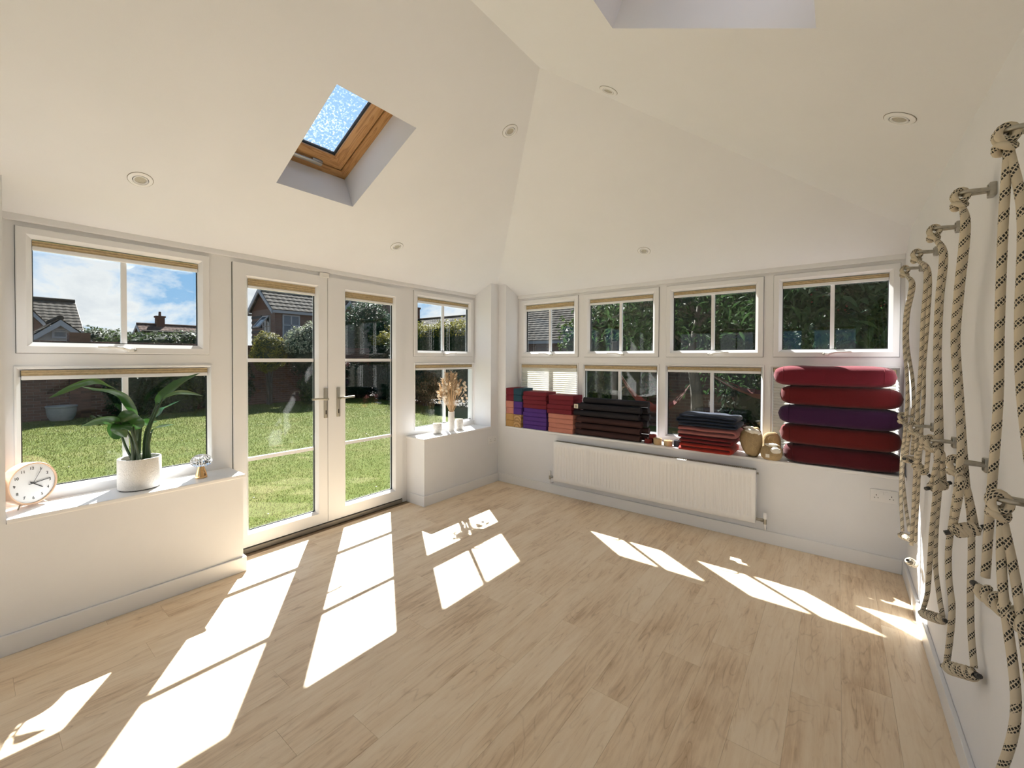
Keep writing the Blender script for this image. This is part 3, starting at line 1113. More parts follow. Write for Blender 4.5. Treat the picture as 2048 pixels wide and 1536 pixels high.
# ------------------------------------------------------------------ radiator, sockets, downlights
def radiator():
    x0, x1, z0, z1 = .840, 2.720, .168, .590
    r = thing('radiator', 'long low white panel radiator with vertical flutes under the far sill', 'radiator', ((x0 + x1) / 2, 0, z0))
    yf = -.100
    m = MB()
    n = 57
    pitch = (x1 - x0 - .06) / n
    prof = [(x0, yf + .006), (x0 + .008, yf), (x0 + .03, yf)]
    cols = []
    for i in range(n):
        b = x0 + .03 + i * pitch
        cols += [(b + pitch * .20, 0), (b + pitch * .34, .0065), (b + pitch * .66, .0065), (b + pitch * .80, 0)]
    allx = [(x0, .006, 0), (x0 + .008, 0, 0)] + [(a, d, 1) for a, d in cols] + [(x1 - .008, 0, 0), (x1, .006, 0)]
    zs = [(z0, 0), (z0 + .008, 0), (z0 + .045, 0), (z0 + .060, 1), (z1 - .060, 1), (z1 - .045, 0), (z1 - .008, 0), (z1, 0)]
    vs = []
    for k, (z, fl_) in enumerate(zs):
        for (x, d, isf) in allx:
            dd = d * (fl_ if isf else 1)
            if k in (0, len(zs) - 1):
                dd += .006
            vs.append((x, yf + dd, z))
    nx = len(allx)
    fs = [(k * nx + i, k * nx + i + 1, (k + 1) * nx + i + 1, (k + 1) * nx + i) for k in range(len(zs) - 1) for i in range(nx - 1)]
    m.add(vs, fs)
    m.box(x0, x1, yf + .006, yf + .020, z0, z1)
    p = m.build('front_panel', 'gloss_white', r, smooth=True, world=True)
    m = MB()
    m.box(x0 + .004, x1 - .004, -.042, -.030, z0, z1 - .004)
    m.build('back_panel', 'gloss_white', r, world=True)
    for xa in (x0, x1 - .003):
        m = MB()
        m.box(xa, xa + .003, -.095, -.028, z0 + .01, z1 - .002)
        m.build('side_panel', 'gloss_white', r, world=True)
    m = MB()
    m.box(x0 + .006, x1 - .006, -.082, -.078, z1 - .014, z1 + .001)
    m.box(x0 + .006, x1 - .006, -.034, -.030, z1 - .014, z1 + .001)
    k = 125
    for i in range(k):
        xx = x0 + .01 + (x1 - x0 - .02) * i / (k - 1)
        m.box(xx - .0035, xx + .0035, -.078, -.034, z1 - .006, z1 + .0005)
    m.box(x0 + .006, x1 - .006, -.078, -.034, z1 - .05, z1 - .045)
    g = m.build('top_grille', 'grille_grey', r, world=True)
    for xa in (x0 + .25, x1 - .25):
        m = MB()
        m.box(xa - .02, xa + .02, -.031, -.0005, z0 + .05, z1 - .05)
        m.build('bracket', 'gloss_white', r, world=True)
    for s, xa in ((-1, x0), (1, x1)):
        zz = z0 + .028
        m = MB()
        m.tube([(xa, -.062, zz), (xa + .030 * s, -.062, zz)], .010, 10)
        m.tube([(xa + .03 * s, -.062, zz), (xa + .05 * s, -.062, zz)], .014, 6)
        m.tube([(xa + .062 * s, -.062, zz - .028), (xa + .062 * s, -.062, zz + .014)], .012, 10)
        v = m.build('valve', 'steel', r, smooth=True, world=True)
        m = MB()
        m.lathe([(.013, zz + .012), (.016, zz + .018), (.015, zz + .055), (.011, zz + .062)], 14, Matrix.Translation((xa + .062 * s, -.062, 0)))
        m.build('valve_cap', 'gloss_white', v, smooth=True, world=True)
        m = MB()
        m.tube(spline([(xa + .062 * s, -.062, zz - .026), (xa + .062 * s, -.062, zz - .06), (xa + .062 * s, -.045, zz - .075), (xa + .062 * s, 0.0, zz - .077)], 4), .0075, 8)
        m.build('pipe', 'gloss_white', v, smooth=True, world=True)
    m = MB()
    m.tube([(x1 + .001, -.06, z1 - .03), (x1 + .014, -.06, z1 - .03)], .009, 8)
    m.build('bleed_plug', 'steel', r, world=True)


radiator()


def socket(mx, label):
    r = thing('power_socket', label, 'socket', mx, 'double sockets on the dwarf walls')
    m = MB()
    m.cbox(-.073, .073, 0, .086, 0, .009, .004)
    m.build('face_plate', 'gloss_white', r, smooth=True)
    for s in (-1, 1):
        m = MB()
        for (a, b, c, d) in ((-.002, .002, .050, .058), (-.0125, -.0065, .034, .038), (.0065, .0125, .034, .038)):
            m.box(s * .040 + a, s * .040 + b, c - .008, d - .008, .0088, .0096)
        m.build('pin_slots', 'dark_slot', r)
        m = MB()
        m.cbox(s * .012 - .0085, s * .012 + .0085, .052, .074, .008, .0125, .002)
        m.build('switch', 'gloss_white', r)
    return r


socket(basis((3.4865, 0, .475), (1, 0, 0), (0, 0, 1), (0, -1, 0)), 'white double socket on the wall below the bolsters')
socket(basis((0, -.109, .468), (0, 1, 0), (0, 0, 1), (1, 0, 0)), 'white double socket below the sill with the dried flowers')


def downlight(mx, label):
    r = thing('downlight', label, 'ceiling light', mx, 'recessed ceiling downlights')
    m = MB()
    m.lathe([(.054, 0), (.053, .003), (.046, .006), (.036, .0065), (.034, .003), (.034, -.02)], 36, cap0=False, cap1=False)
    m.build('trim_ring', 'gloss_white', r, smooth=True)
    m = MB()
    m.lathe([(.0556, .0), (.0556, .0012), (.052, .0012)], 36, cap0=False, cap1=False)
    m.build('gasket', 'downlight_rim_shade', r)  # no real gasket: dark ring coloured as the shadow line round the trim
    m = MB()
    m.lathe([(.0345, .0005), (.031, .0005)], 36, cap0=False, cap1=False)
    m.build('shadow_gap', 'dark_slot', r)
    m = MB()
    m.lathe([(.0315, -.002), (.0315, .006), (.028, .0075), (.025, .005), (.025, .001)], 36, cap0=False, cap1=False)
    b = m.build('tilt_ring', 'gloss_white', r, smooth=True)
    m = MB()
    m.lathe([(.025, .002), (.015, .003), (.004, .0035)], 24, cap0=False)
    m.build('lamp_lens', 'lens', b, smooth=True)


def slope_at(mx, x, y):
    if mx is SA:
        return mx @ Matrix.Translation((y, (x + DA) * NS, 0))
    if mx is SB:
        return mx @ Matrix.Translation((x, (DB - y) * NS, 0))
    return mx @ Matrix.Translation((-y, (W - x) * NS, 0))


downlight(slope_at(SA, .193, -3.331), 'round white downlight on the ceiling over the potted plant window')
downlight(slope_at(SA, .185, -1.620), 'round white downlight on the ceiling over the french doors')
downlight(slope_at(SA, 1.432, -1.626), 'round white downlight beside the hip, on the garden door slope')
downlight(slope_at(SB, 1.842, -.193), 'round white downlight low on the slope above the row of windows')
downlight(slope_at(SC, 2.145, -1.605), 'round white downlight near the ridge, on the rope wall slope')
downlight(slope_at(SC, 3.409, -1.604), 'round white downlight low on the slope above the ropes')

# ------------------------------------------------------------------ things on the garden-side sill
def text_mesh(txt, size):
    cu = bpy.data.curves.new('numeral', 'FONT')
    cu.body = txt
    cu.size = size
    cu.align_x = 'CENTER'
    cu.align_y = 'CENTER'
    cu.extrude = .0004
    ob = bpy.data.objects.new('numeral', cu)
    COL.objects.link(ob)
    dg = bpy.context.evaluated_depsgraph_get()
    me = bpy.data.meshes.new_from_object(ob.evaluated_get(dg))
    bpy.data.objects.remove(ob)
    me.materials.clear()
    me.materials.append(MATS['clock_ink'])
    return me


def clock():
    rad, dep = .112, .062
    a = math.radians(33)                       # faces into the room
    n = Vector((math.cos(a), math.sin(a), .05)).normalized()
    u = Vector((-math.sin(a), math.cos(a), 0))
    v = n.cross(u)
    base = Vector((-.165, -3.705, ZS))
    c = base + Vector((0, 0, rad + .012))
    r = thing('alarm_clock', 'round pale wood desk clock with a white dial on two metal feet', 'clock', basis(base, u, v, n))
    lift = Matrix.Translation((0, rad + .012, 0))
    m = MB()
    m.lathe([(rad - .03, -dep), (rad - .008, -dep), (rad, -dep + .008), (rad, -.006), (rad - .003, 0), (rad - .008, 0), (rad - .010, -.006)], 64, lift, cap1=False)
    m.build('case', 'clock_wood', r, smooth=True)
    m = MB()
    m.lathe([(rad - .009, -.008), (.001, -.008)], 64, lift, cap0=False)
    d = m.build('dial', 'clock_face', r)
    for k in range(12):
        t_ = math.radians(90 - 30 * (k if k else 12))
        me = text_mesh(str(k if k else 12), .021)
        o = link('numeral', me, d)
        o.location = (math.cos(t_) * .079, rad + .012 + math.sin(t_) * .079, -.0072)
    for nm, ang, l0, l1, w in (('hour_hand', 127, -.016, .052, .0024), ('minute_hand', 84, -.020, .080, .0018), ('second_hand', 31, 0, .085, .0007)):
        t_ = math.radians(90 - ang)
        m = MB()
        mm = Matrix.Translation((0, rad + .012, -.0045)) @ Matrix.Rotation(t_, 4, 'Z')
        m.box(l0, l1, -w, w, 0, .0012, mm)
        m.build(nm, 'clock_ink', r)
    for s in (-1, 1):
        m = MB()
        m.tube([(s * .050, .024, -.020), (s * .066, .0035, -.012)], .0035, 8)
        m.build('foot', 'steel', r, smooth=True)
    m = MB()
    m.tube([(0, .030, -dep + .005), (0, .0035, -dep - .02)], .0035, 8)
    m.build('foot', 'steel', r, smooth=True)


clock()


def leaf_blade(m, path, width, fold=.25, n=14, side=None):
    """long leaf along a path: pointed, folded along the midrib"""
    pts = spline(path, max(3, n // max(1, len(path) - 1)))
    k = len(pts)
    vs, fs = [], []
    L = [0]
    for i in range(1, k):
        L.append(L[-1] + (pts[i] - pts[i - 1]).length)
    for i, p in enumerate(pts):
        s = L[i] / L[-1]
        w = width * .5 * (math.sin(math.pi * min(1, s ** .75)) ** .8 * (1 - .25 * s) + .03)
        if i == k - 1:
            w = .0006
        tg = (pts[min(i + 1, k - 1)] - pts[max(i - 1, 0)]).normalized()
        sd = side if side is not None else tg.cross(Vector((0, 0, 1)))
        sd = sd - tg * sd.dot(tg)
        if sd.length < 1e-4:
            sd = tg.orthogonal()
        sd.normalize()
        nr = sd.cross(tg).normalized()
        wob = .10 * math.sin(s * 9 + width * 50)
        for t_ in (-1, -.55, 0, .55, 1):
            vs.append(p + sd * w * t_ + nr * (w * fold * (abs(t_) ** 1.3) + w * wob * t_ * abs(t_)))
    for i in range(k - 1):
        for j in range(4):
            fs.append((i * 5 + j, i * 5 + j + 1, (i + 1) * 5 + j + 1, (i + 1) * 5 + j))
    m.add(vs, fs)


def plant():
    c = Vector((-.157, -3.277, ZS))
    p = thing('plant_pot', 'white textured cylinder plant pot standing on the sill beside the clock', 'plant pot', c)
    m = MB()
    m.lathe([(.095, .004), (.102, .008), (.104, .03), (.104, .184), (.102, .188), (.097, .188), (.095, .184), (.095, .165)], 56, cap0=True, cap1=False)
    m.build('pot', 'pot_white', p, smooth=True)
    m = MB()
    m.lathe([(.096, 0), (.097, .006)], 48)
    m.build('foot_ring', 'pot_base', p)
    pl_ = thing('potted_plant', 'bird of paradise plant with long glossy green leaves growing in the white pot', 'plant', c + Vector((0, 0, .15)))
    m = MB()
    bm_ = [(.095, .150)] + [(.06, .158), (.02, .162)]
    m.lathe([(r_, z_ - .0) for r_, z_ in bm_], 40, Matrix.Translation(c), cap0=False)
    m.build('soil', 'soil', pl_, smooth=True, world=True)

    def q(cx, cy, x):
        return atx(cx / 4, 700 + cy / 4, x)
    top = c + Vector((0, 0, .155))
    # (base offset, stalk path, blade path, width, side-hint)
    camd = Vector((1, -.1, 0))
    spec = [
        ((-.01, -.02), [(1085, 700, -.150), (1098, 545, -.145)], [(1102, 540, -.145), (1040, 440, -.14), (985, 365, -.135), (880, 322, -.13), (760, 312, -.12), (640, 290, -.115)], .058, 0.5),
        ((.0, -.01), [(1110, 690, -.17), (1085, 520, -.19), (1000, 385, -.20), (925, 310, -.205)], [(925, 308, -.205), (800, 250, -.20), (690, 252, -.19), (560, 300, -.18), (390, 385, -.16)], .070, -.4),
        ((.02, -.03), [(1050, 720, -.10), (990, 620, -.085), (955, 578, -.08)], [(958, 578, -.08), (880, 552, -.075), (780, 560, -.07), (640, 612, -.06)], .090, .2),
        ((.03, -.005), [(1080, 700, -.09), (1070, 610, -.075)], [(1068, 640, -.085), (1042, 590, -.070), (1010, 530, -.065), (985, 484, -.09)], .155, .9),
        ((.02, .0), [(1070, 700, -.08), (1035, 600, -.065)], [(1040, 590, -.07), (985, 600, -.05), (955, 640, -.045), (1012, 700, -.05)], .105, .9),
        ((-.02, .02), [(1160, 690, -.17), (1205, 560, -.18), (1250, 440, -.185)], [(1245, 430, -.185), (1330, 345, -.18), (1430, 268, -.17), (1520, 222, -.16), (1600, 184, -.15)], .090, .6),
        ((-.01, .03), [(1190, 660, -.15), (1240, 520, -.15), (1295, 400, -.145)], [(1290, 402, -.145), (1360, 362, -.135), (1440, 342, -.125), (1540, 350, -.115), (1622, 368, -.10)], .045, .1),
        ((-.03, .02), [(1180, 680, -.20), (1225, 560, -.21)], [(1235, 540, -.21), (1290, 482, -.21), (1360, 445, -.205), (1440, 404, -.20)], .060, .5),
        ((.01, .04), [(1190, 760, -.12), (1208, 670, -.11)], [(1203, 668, -.11), (1240, 632, -.105), (1310, 608, -.10), (1400, 597, -.09)], .045, .3),
        ((-.02, .0), [(1120, 700, -.20), (1130, 600, -.21)], [(1110, 600, -.21), (1150, 580, -.205), (1200, 585, -.20), (1262, 570, -.195)], .065, .2),
        ((-.02, -.02), [(1000, 760, -.20), (960, 640, -.22)], [(985, 700, -.21), (930, 655, -.225), (905, 600, -.23), (925, 555, -.235)], .080, .8),
    ]
    for (bx, by), st, bl, wd, sh in spec:
        m = MB()
        bp = [q(*b) for b in bl]
        side = (Vector((0, 1, 0)) * sh + Vector((.5, 0, .0)) + Vector((0, 0, 1)) * (1 - abs(sh)) * .55)
        leaf_blade(m, bp, wd, .22, 18, side)
        lf = m.build('leaf', 'leaf_plant', pl_, smooth='all', world=True)
        m = MB()
        b0 = top + Vector((bx * 1.2, by * 1.2, 0))
        sp = spline([b0] + [q(*b) for b in st] + [bp[0].lerp(bp[1], .15)], 6)
        k = len(sp)
        m.tube(sp, [.0085 - .005 * i / k for i in range(k)], 7)
        m.build('stalk', 'stalk', lf, smooth=True, world=True)


plant()


def mushroom_lamp():
    c = Vector((-.115, -2.972, ZS))
    r = thing('mushroom_ornament', 'small mushroom ornament, gold stem and clear ribbed glass cap', 'ornament', c)
    m = MB()
    m.lathe([(.030, 0), (.034, .003), (.034, .008), (.030, .030), (.023, .055), (.018, .072), (.016, .082)], 32)
    m.build('stem', 'gold', r, smooth=True)
    m = MB()
    n, vs, fs = 48, [], []
    prof = [(.012, .078), (.040, .082), (.056, .096), (.060, .112), (.054, .130), (.038, .146), (.018, .155), (.002, .157)]
    for (rr, z) in prof:
        for k in range(n):
            a = 2 * math.pi * k / n
            q_ = rr * (1 + (.035 if k % 2 else -.035))
            vs.append((q_ * math.cos(a), q_ * math.sin(a), z))
    for i in range(len(prof) - 1):
        for k in range(n):
            fs.append((i * n + k, i * n + (k + 1) % n, (i + 1) * n + (k + 1) % n, (i + 1) * n + k))
    fs.append(tuple(range(n - 1, -1, -1)))
    fs.append(tuple((len(prof) - 1) * n + k for k in range(n)))
    m.add(vs, fs)
    m.build('cap', 'cut_glass', r)


mushroom_lamp()


def candle_pot(x, y, d, h, label):
    r = thing('candle_holder', label, 'candle holder', (x, y, ZS), 'candle holders either side of the vase')
    m = MB()
    n, vs, fs = 40, [], []
    prof = [(.80, 0), (.93, .06), (1.0, .30), (1.0, .62), (.95, .9), (.90, 1.0), (.84, 1.0), (.80, .93), (.80, .25)]
    for i, (rr, z) in enumerate(prof):
        for k in range(n):
            a = 2 * math.pi * k / n
            q_ = rr * d / 2
            if 1 <= i <= 4:
                q_ *= 1 + (.022 if (k + i) % 2 else -.012)
            vs.append((q_ * math.cos(a), q_ * math.sin(a), z * h))
    for i in range(len(prof) - 1):
        for k in range(n):
            fs.append((i * n + k, i * n + (k + 1) % n, (i + 1) * n + (k + 1) % n, (i + 1) * n + k))
    fs.append(tuple(range(n - 1, -1, -1)))
    m.add(vs, fs)
    m.build('pot', 'candle_pot', r)
    m = MB()
    m.lathe([(.79 * d / 2, h * .5), (.01, h * .5)], 28, cap0=False)
    w = m.build('wax', 'paper', r)
    m = MB()
    m.tube([(0, 0, h * .5), (.001, 0, h * .62)], .001, 5)
    m.build('wick', 'clock_ink', w)


candle_pot(-.140, -.853, .098, .108, 'white dimpled candle holder standing nearest the french doors')
candle_pot(-.140, -.525, .093, .118, 'white dimpled candle holder between the vase and the corner pier')


def flowers():
    c = Vector((-.140, -.645, ZS))
    v = thing('vase', 'tall slim white cylinder vase with fine cracks between the candle holders', 'vase', c)
    m = MB()
    m.lathe([(.030, 0), (.034, .004), (.0355, .03), (.0355, .20), (.034, .212), (.031, .212), (.030, .205), (.030, .05)], 32, cap1=False)
    m.build('body', 'vase_white', v, smooth=True)
    f = thing('dried_flower_bunch', 'bunch of dried straw coloured flowers and grasses in the white vase', 'dried flowers', c + Vector((0, 0, .05)))
    rr = random.Random(3)
    for i in range(76):
        a = rr.uniform(0, 6.283)
        sp = rr.uniform(.02, 1.0) ** .6
        if i >= 68:
            sp = 1.15
        h = rr.uniform(.52, .70) - .12 * sp
        base = c + Vector((.016 * math.cos(a), .016 * math.sin(a), .06))
        neck = c + Vector((.024 * math.cos(a) * sp, .024 * math.sin(a) * sp, .215))
        tip = c + Vector((.125 * math.cos(a) * sp, .165 * math.sin(a) * sp - .01, h))
        midp = neck.lerp(tip, .55) + Vector((0, 0, .02))
        path = spline([base, neck, midp, tip], 4)
        m = MB()
        m.tube(path, .0016, 5)
        st = m.build('stem', 'dried', f, world=True)
        m = MB()
        d = (tip - midp).normalized()
        if i >= 68:       # flat pale seed discs
            for k in range(3):
                m = MB()
                cc = tip + Vector((rr.uniform(-.02, .02), rr.uniform(-.02, .02), -.035 * k))
                nrm = Vector((rr.uniform(.4, 1), rr.uniform(-1, .2), rr.uniform(-.3, .3))).normalized()
                u_ = nrm.orthogonal().normalized()
                w_ = nrm.cross(u_)
                pts = [cc + (u_ * math.cos(t_) * .013 + w_ * math.sin(t_) * .018) for t_ in [j * .628 for j in range(10)]]
                m.add(pts + [cc + nrm * .002], [(j, (j + 1) % 10, 10) for j in range(10)])
                m.build('seed_disc', 'dried_pale', st, world=True)
        else:
            for k in range(24):
                s = k / 24
                cc = tip.lerp(midp, s * .62)
                a2 = k * 2.4
                o1 = d.orthogonal().normalized()
                o2 = d.cross(o1)
                out = (o1 * math.cos(a2) + o2 * math.sin(a2))
                ln = rr.uniform(.020, .036)
                e = cc + out * ln * .75 + d * ln * .8
                w_ = d.cross(out) * .0050
                m.add([cc, cc.lerp(e, .5) + w_, e, cc.lerp(e, .5) - w_], [(0, 1, 2, 3)])
            m.build('seed_head', 'dried', st, world=True)


flowers()

# ------------------------------------------------------------------ yoga props on the long sill
def block(mtname, x0, x1, y0, y1, z0, z1, label, group, rot=0, name='yoga_block'):
    m = MB()
    cx, cy = (x0 + x1) / 2, (y0 + y1) / 2
    hx, hy = (x1 - x0) / 2, (y1 - y0) / 2
    m.cbox(-hx, hx, -hy, hy, 0.0002, z1 - z0 - .0010, .0060)
    o = m.build(name, mtname, smooth=True)
    o.location = (cx, cy, z0)
    o.rotation_euler = (0, 0, rot)
    return tag(o, label, 'yoga block', group)


hb = .0755
GB = 'yoga blocks stacked end-on at the corner pier'
colL = [('foam_tan', 'tan foam yoga block lying on the sill against the corner pier'), ('foam_tan', 'tan foam yoga block under the two pink end-on blocks'),
        ('foam_pink', 'lower pink foam block in the end-on stack by the corner pier'), ('foam_pink', 'pink foam block just under two maroon end-on blocks by the pier'),
        ('foam_maroon', 'maroon foam block second from the top of the end-on stack by the pier'), ('foam_maroon', 'maroon foam block on top of the end-on stack by the pier')]
for i, (mm, lb) in enumerate(colL):
    j = R.uniform(-.004, .004)
    block(mm, .116 + j * .5, .231, .004 + j, .224 + j, ZS + i * hb, ZS + (i + 1) * hb, lb, GB)


def wood_end():
    m, t, b = mat_base('wood_end')
    co = nd(t, 'ShaderNodeTexCoord').outputs['Object']
    w_ = nd(t, 'ShaderNodeTexWave')
    w_.wave_type = 'RINGS'
    w_.rings_direction = 'Y'
    setin(w_, Scale=9.0, Distortion=3.0, Detail=2.0)
    t.links.new(co, w_.inputs['Vector'])
    c = ramp(t, w_.outputs[0], [(0.2, (0.33, 0.18, 0.06)), (0.7, (0.52, 0.32, 0.13))])
    t.links.new(c, b.inputs['Base Color'])
    b.inputs['Roughness'].default_value = 0.6


wood_end()
colR = [('wood_end', 'bare wood yoga block lying on the sill beside the tan blocks'), ('wood_end', 'bare wood yoga block with ring grain under the purple end-on blocks'),
        ('foam_purple', 'purple foam block resting on the bare wood blocks'), ('foam_purple', 'purple foam block just under the teal blocks'),
        ('foam_teal', 'dark teal foam block resting on the purple end-on block'), ('foam_teal', 'dark teal foam block on top, beside the maroon end-on block')]
for i, (mm, lb) in enumerate(colR):
    j = R.uniform(-.004, .004)
    block(mm, .237 + (0 if i > 1 else .002), .358 + j - (.012 if i < 2 else 0), -.006 + j, .224 + j, ZS + i * hb, ZS + (i + 1) * hb, lb, GB)

hs = .0472
GP = 'flat foam blocks in two stacks on the far sill'
ord_ = ['lowest', 'second', 'third', 'fourth']
for i in range(9):
    up = i - 5
    if i < 5:
        lb = ['purple flat foam block at the bottom of its stack', 'purple flat foam block second up in its stack', 'purple flat foam block third up in its stack',
              'purple flat foam block fourth up in its stack', 'narrower purple flat foam block just under four maroon ones'][i]
    else:
        lb = ['maroon flat foam block resting on the purple ones', 'maroon flat foam block second above the purple ones', 'maroon flat foam block third above the purple ones',
              'maroon flat foam block on top of the maroon and purple stack'][up]
    dx = R.uniform(-.006, .006)
    block('foam_purple' if i < 5 else 'foam_maroon', .368 + dx + (.012 if i == 4 else 0), .686 + dx * .6 - (.004 if i == 4 else 0), .004 + R.uniform(-.008, .004) + (.012 if i == 4 else 0), .205,
          ZS + i * hs, ZS + (i + 1) * hs, lb, GP, R.uniform(-.012, .012), 'flat_yoga_block')
hs = .0507
for i in range(8):
    lb = ['pink flat foam block at the bottom of its stack beside the mats', 'pink flat foam block second up beside the mats', 'pink flat foam block third up beside the mats',
          'pink flat foam block directly under the maroon ones beside the mats', 'maroon flat foam block resting on the pink ones', 'maroon flat foam block second above the pink ones',
          'maroon flat foam block third above the pink ones', 'maroon flat foam block on top of the maroon and pink stack'][i]
    dx = R.uniform(-.007, .007) - (.010 if i in (4, 5) else 0)
    block('foam_pink' if i < 4 else 'foam_maroon', .712 + dx, 1.018 + dx, -.004 + R.uniform(-.006, .010), .205, ZS + i * hs, ZS + (i + 1) * hs, lb, GP,
          R.uniform(-.015, .015), 'flat_yoga_block')


def rolled_mat(x0, x1, y, z, rad, mtname, label, tagged=False, flat=1.0, yaw=0.0):
    """mat rolled to a spiral, lying along x; z = underside"""
    o = thing('yoga_mat', label, 'yoga mat', basis(((x0 + x1) / 2, y, z), (math.cos(yaw), math.sin(yaw), 0), (-math.sin(yaw), math.cos(yaw), 0), (0, 0, 1)), 'rolled yoga mats')
    h = (x1 - x0) / 2
    turns, th = 5.0, .0045
    n = 110
    out, inn = [], []
    for i in range(n + 1):
        a = i / n * turns * 2 * math.pi
        r_ = .006 + (rad - .006) * i / n
        for L, rr in ((out, r_), (inn, r_ - th)):
            L.append((math.cos(a) * max(rr, .002), math.sin(a) * max(rr, .002) * flat))
    m = MB()
    vs, fs = [], []
    for (xx) in (-h, h):
        for (a, b) in out:
            vs.append((xx, a, rad * flat + b))
        for (a, b) in inn:
            vs.append((xx, a, rad * flat + b))
    k = n + 1
    for i in range(n):
        fs.append((i, i + 1, 2 * k + i + 1, 2 * k + i))
        fs.append((k + i, 3 * k + i, 3 * k + i + 1, k + i + 1))
        fs.append((i, k + i, k + i + 1, i + 1))
        fs.append((2 * k + i, 2 * k + i + 1, 3 * k + i + 1, 3 * k + i))
    fs.append((n, k + n, 3 * k + n, 2 * k + n))
    m.add(vs, fs)
    p = m.build('roll', mtname, o, smooth=True)
    if tagged:
        m = MB()
        m.box(-h - .018, -h + .030, -rad - .0025, -rad - .0008, rad * flat - .022, rad * flat + .022)
        lb = m.build('paper_label', 'paper', o)
        m = MB()
        for k2 in range(4):
            m.box(-h - .006, -h + .018, -rad - .0030, -rad - .0026, rad * flat - .012 + k2 * .006, rad * flat - .009 + k2 * .006)
        m.build('label_print', 'print_dark', lb)
    return o


rows = [  # (front x0, x1, material, label front, label back)
    ('mat_brown', 'dark brown rolled mat lying on the sill at the front', 'dark brown rolled mat lying on the sill against the window'),
    ('mat_brown', 'dark brown rolled mat second up at the front of the pile', 'dark brown rolled mat second up, next to the window'),
    ('mat_brown', 'dark brown rolled mat directly below the black ones at the front', 'black rolled mat third up, next to the window'),
    ('mat_black', 'black rolled mat resting on the brown ones', 'black rolled mat fourth up, next to the window'),
    ('mat_black', 'black rolled mat with a paper label at its end', 'black rolled mat fifth up, next to the window'),
]
rad = .0365
zz = ZS
for i, (mm, la_, lb_) in enumerate(rows):
    dx = R.uniform(-.02, .02)
    fl_ = .92
    rolled_mat(1.040 + dx, 1.735 + dx * .7, .040 + R.uniform(-.004, .004), zz, rad, mm, la_, tagged=(i == 4), flat=fl_, yaw=R.uniform(-.01, .01))
    rolled_mat(1.070 - dx, 1.790 - dx * .5, .118 + R.uniform(-.003, .003), zz + .004, rad, 'mat_brown' if i < 2 else 'mat_black', lb_, flat=fl_, yaw=R.uniform(-.01, .01))
    zz += 2 * rad * fl_
rolled_mat(1.110, 1.800, .082, zz - .004, rad, 'mat_black', 'black rolled mat lying on top of the whole pile', flat=.92, yaw=-.01)


def folded_blanket(name, x0, x1, y0, y1, z0, th, layers, mtname, label, seed, droop=0.0, group='folded blankets on the far sill'):
    """cloth folded back and forth: serpentine section, fold at the ends, soft wobble"""
    rr = random.Random(seed)
    lt = th / layers
    path = []
    for k in range(layers):
        z = z0 + lt * (k + .5)
        xa, xb = x0 + rr.uniform(0, .012), x1 - rr.uniform(0, .02)
        xs_ = [xa + (xb - xa) * i / 10 for i in range(11)]
        if k % 2:
            xs_ = xs_[::-1]
        for x in xs_:
            path.append((x, z))
        if k < layers - 1:
            e = xs_[-1]
            s = 1 if e > (x0 + x1) / 2 else -1
            for a in (-60, -20, 20, 60):
                t_ = math.radians(a)
                path.append((e + s * math.cos(t_) * lt * .75, z + lt * .5 + math.sin(t_) * lt * .5))
    n = len(path)
    ny = 9
    vs, fs = [], []
    half = lt * .47
    for j in range(ny):
        y = y0 + (y1 - y0) * j / (ny - 1)
        for side in (1, -1):
            for i, (x, z) in enumerate(path):
                a = path[max(i - 1, 0)]
                b = path[min(i + 1, n - 1)]
                tx, tz = b[0] - a[0], b[1] - a[1]
                L = math.hypot(tx, tz) or 1
                nx, nz = -tz / L, tx / L
                edge = .35 if j in (0, ny - 1) else 1.0
                wob = mnoise.noise(Vector((x * 9, y * 9, seed + z * 4))) * .006 * (.3 + (z - z0) / th)
                yy = y + mnoise.noise(Vector((x * 6, z * 20, seed))) * .006
                vs.append((x + nx * half * side * edge, yy, max(z + nz * half * side * edge + wob, z0 + .0004)))
    N = 2 * n
    for j in range(ny - 1):
        for i in range(n - 1):
            a, b = j * N + i, (j + 1) * N + i
            fs.append((a, a + 1, b + 1, b))
            fs.append((a + n, b + n, b + n + 1, a + n + 1))
        for i in (0, n - 1):
            a, b = j * N + i, (j + 1) * N + i
            fs.append((a, b, b + n, a + n))
    for j in (0, ny - 1):
        for i in range(n - 1):
            a = j * N + i
            fs.append((a, a + n, a + n + 1, a + 1))
    m = MB()
    m.add(vs, fs)
    o = m.build(name, mtname, smooth='all')
    return tag(o, label, 'blanket', group)


BY0, BY1 = -.085, .215
folded_blanket('folded_blanket', 2.120, 2.530, BY0, BY1, ZS, .072, 2, 'wool_red', 'bright red folded blanket at the bottom of the blanket pile', 1)
folded_blanket('folded_blanket', 2.116, 2.540, BY0 + .005, BY1, ZS + .073, .066, 2, 'wool_maroon', 'dark red folded blanket second from the bottom of the blanket pile', 2)
folded_blanket('folded_blanket', 2.112, 2.556, BY0, BY1, ZS + .140, .076, 2, 'wool_pink', 'dusty pink folded blanket under the navy one', 3)
folded_blanket('folded_blanket', 2.118, 2.560, BY0 - .004, BY1, ZS + .217, .105, 4, 'wool_navy', 'navy blue folded blanket on top of the blanket pile', 4)


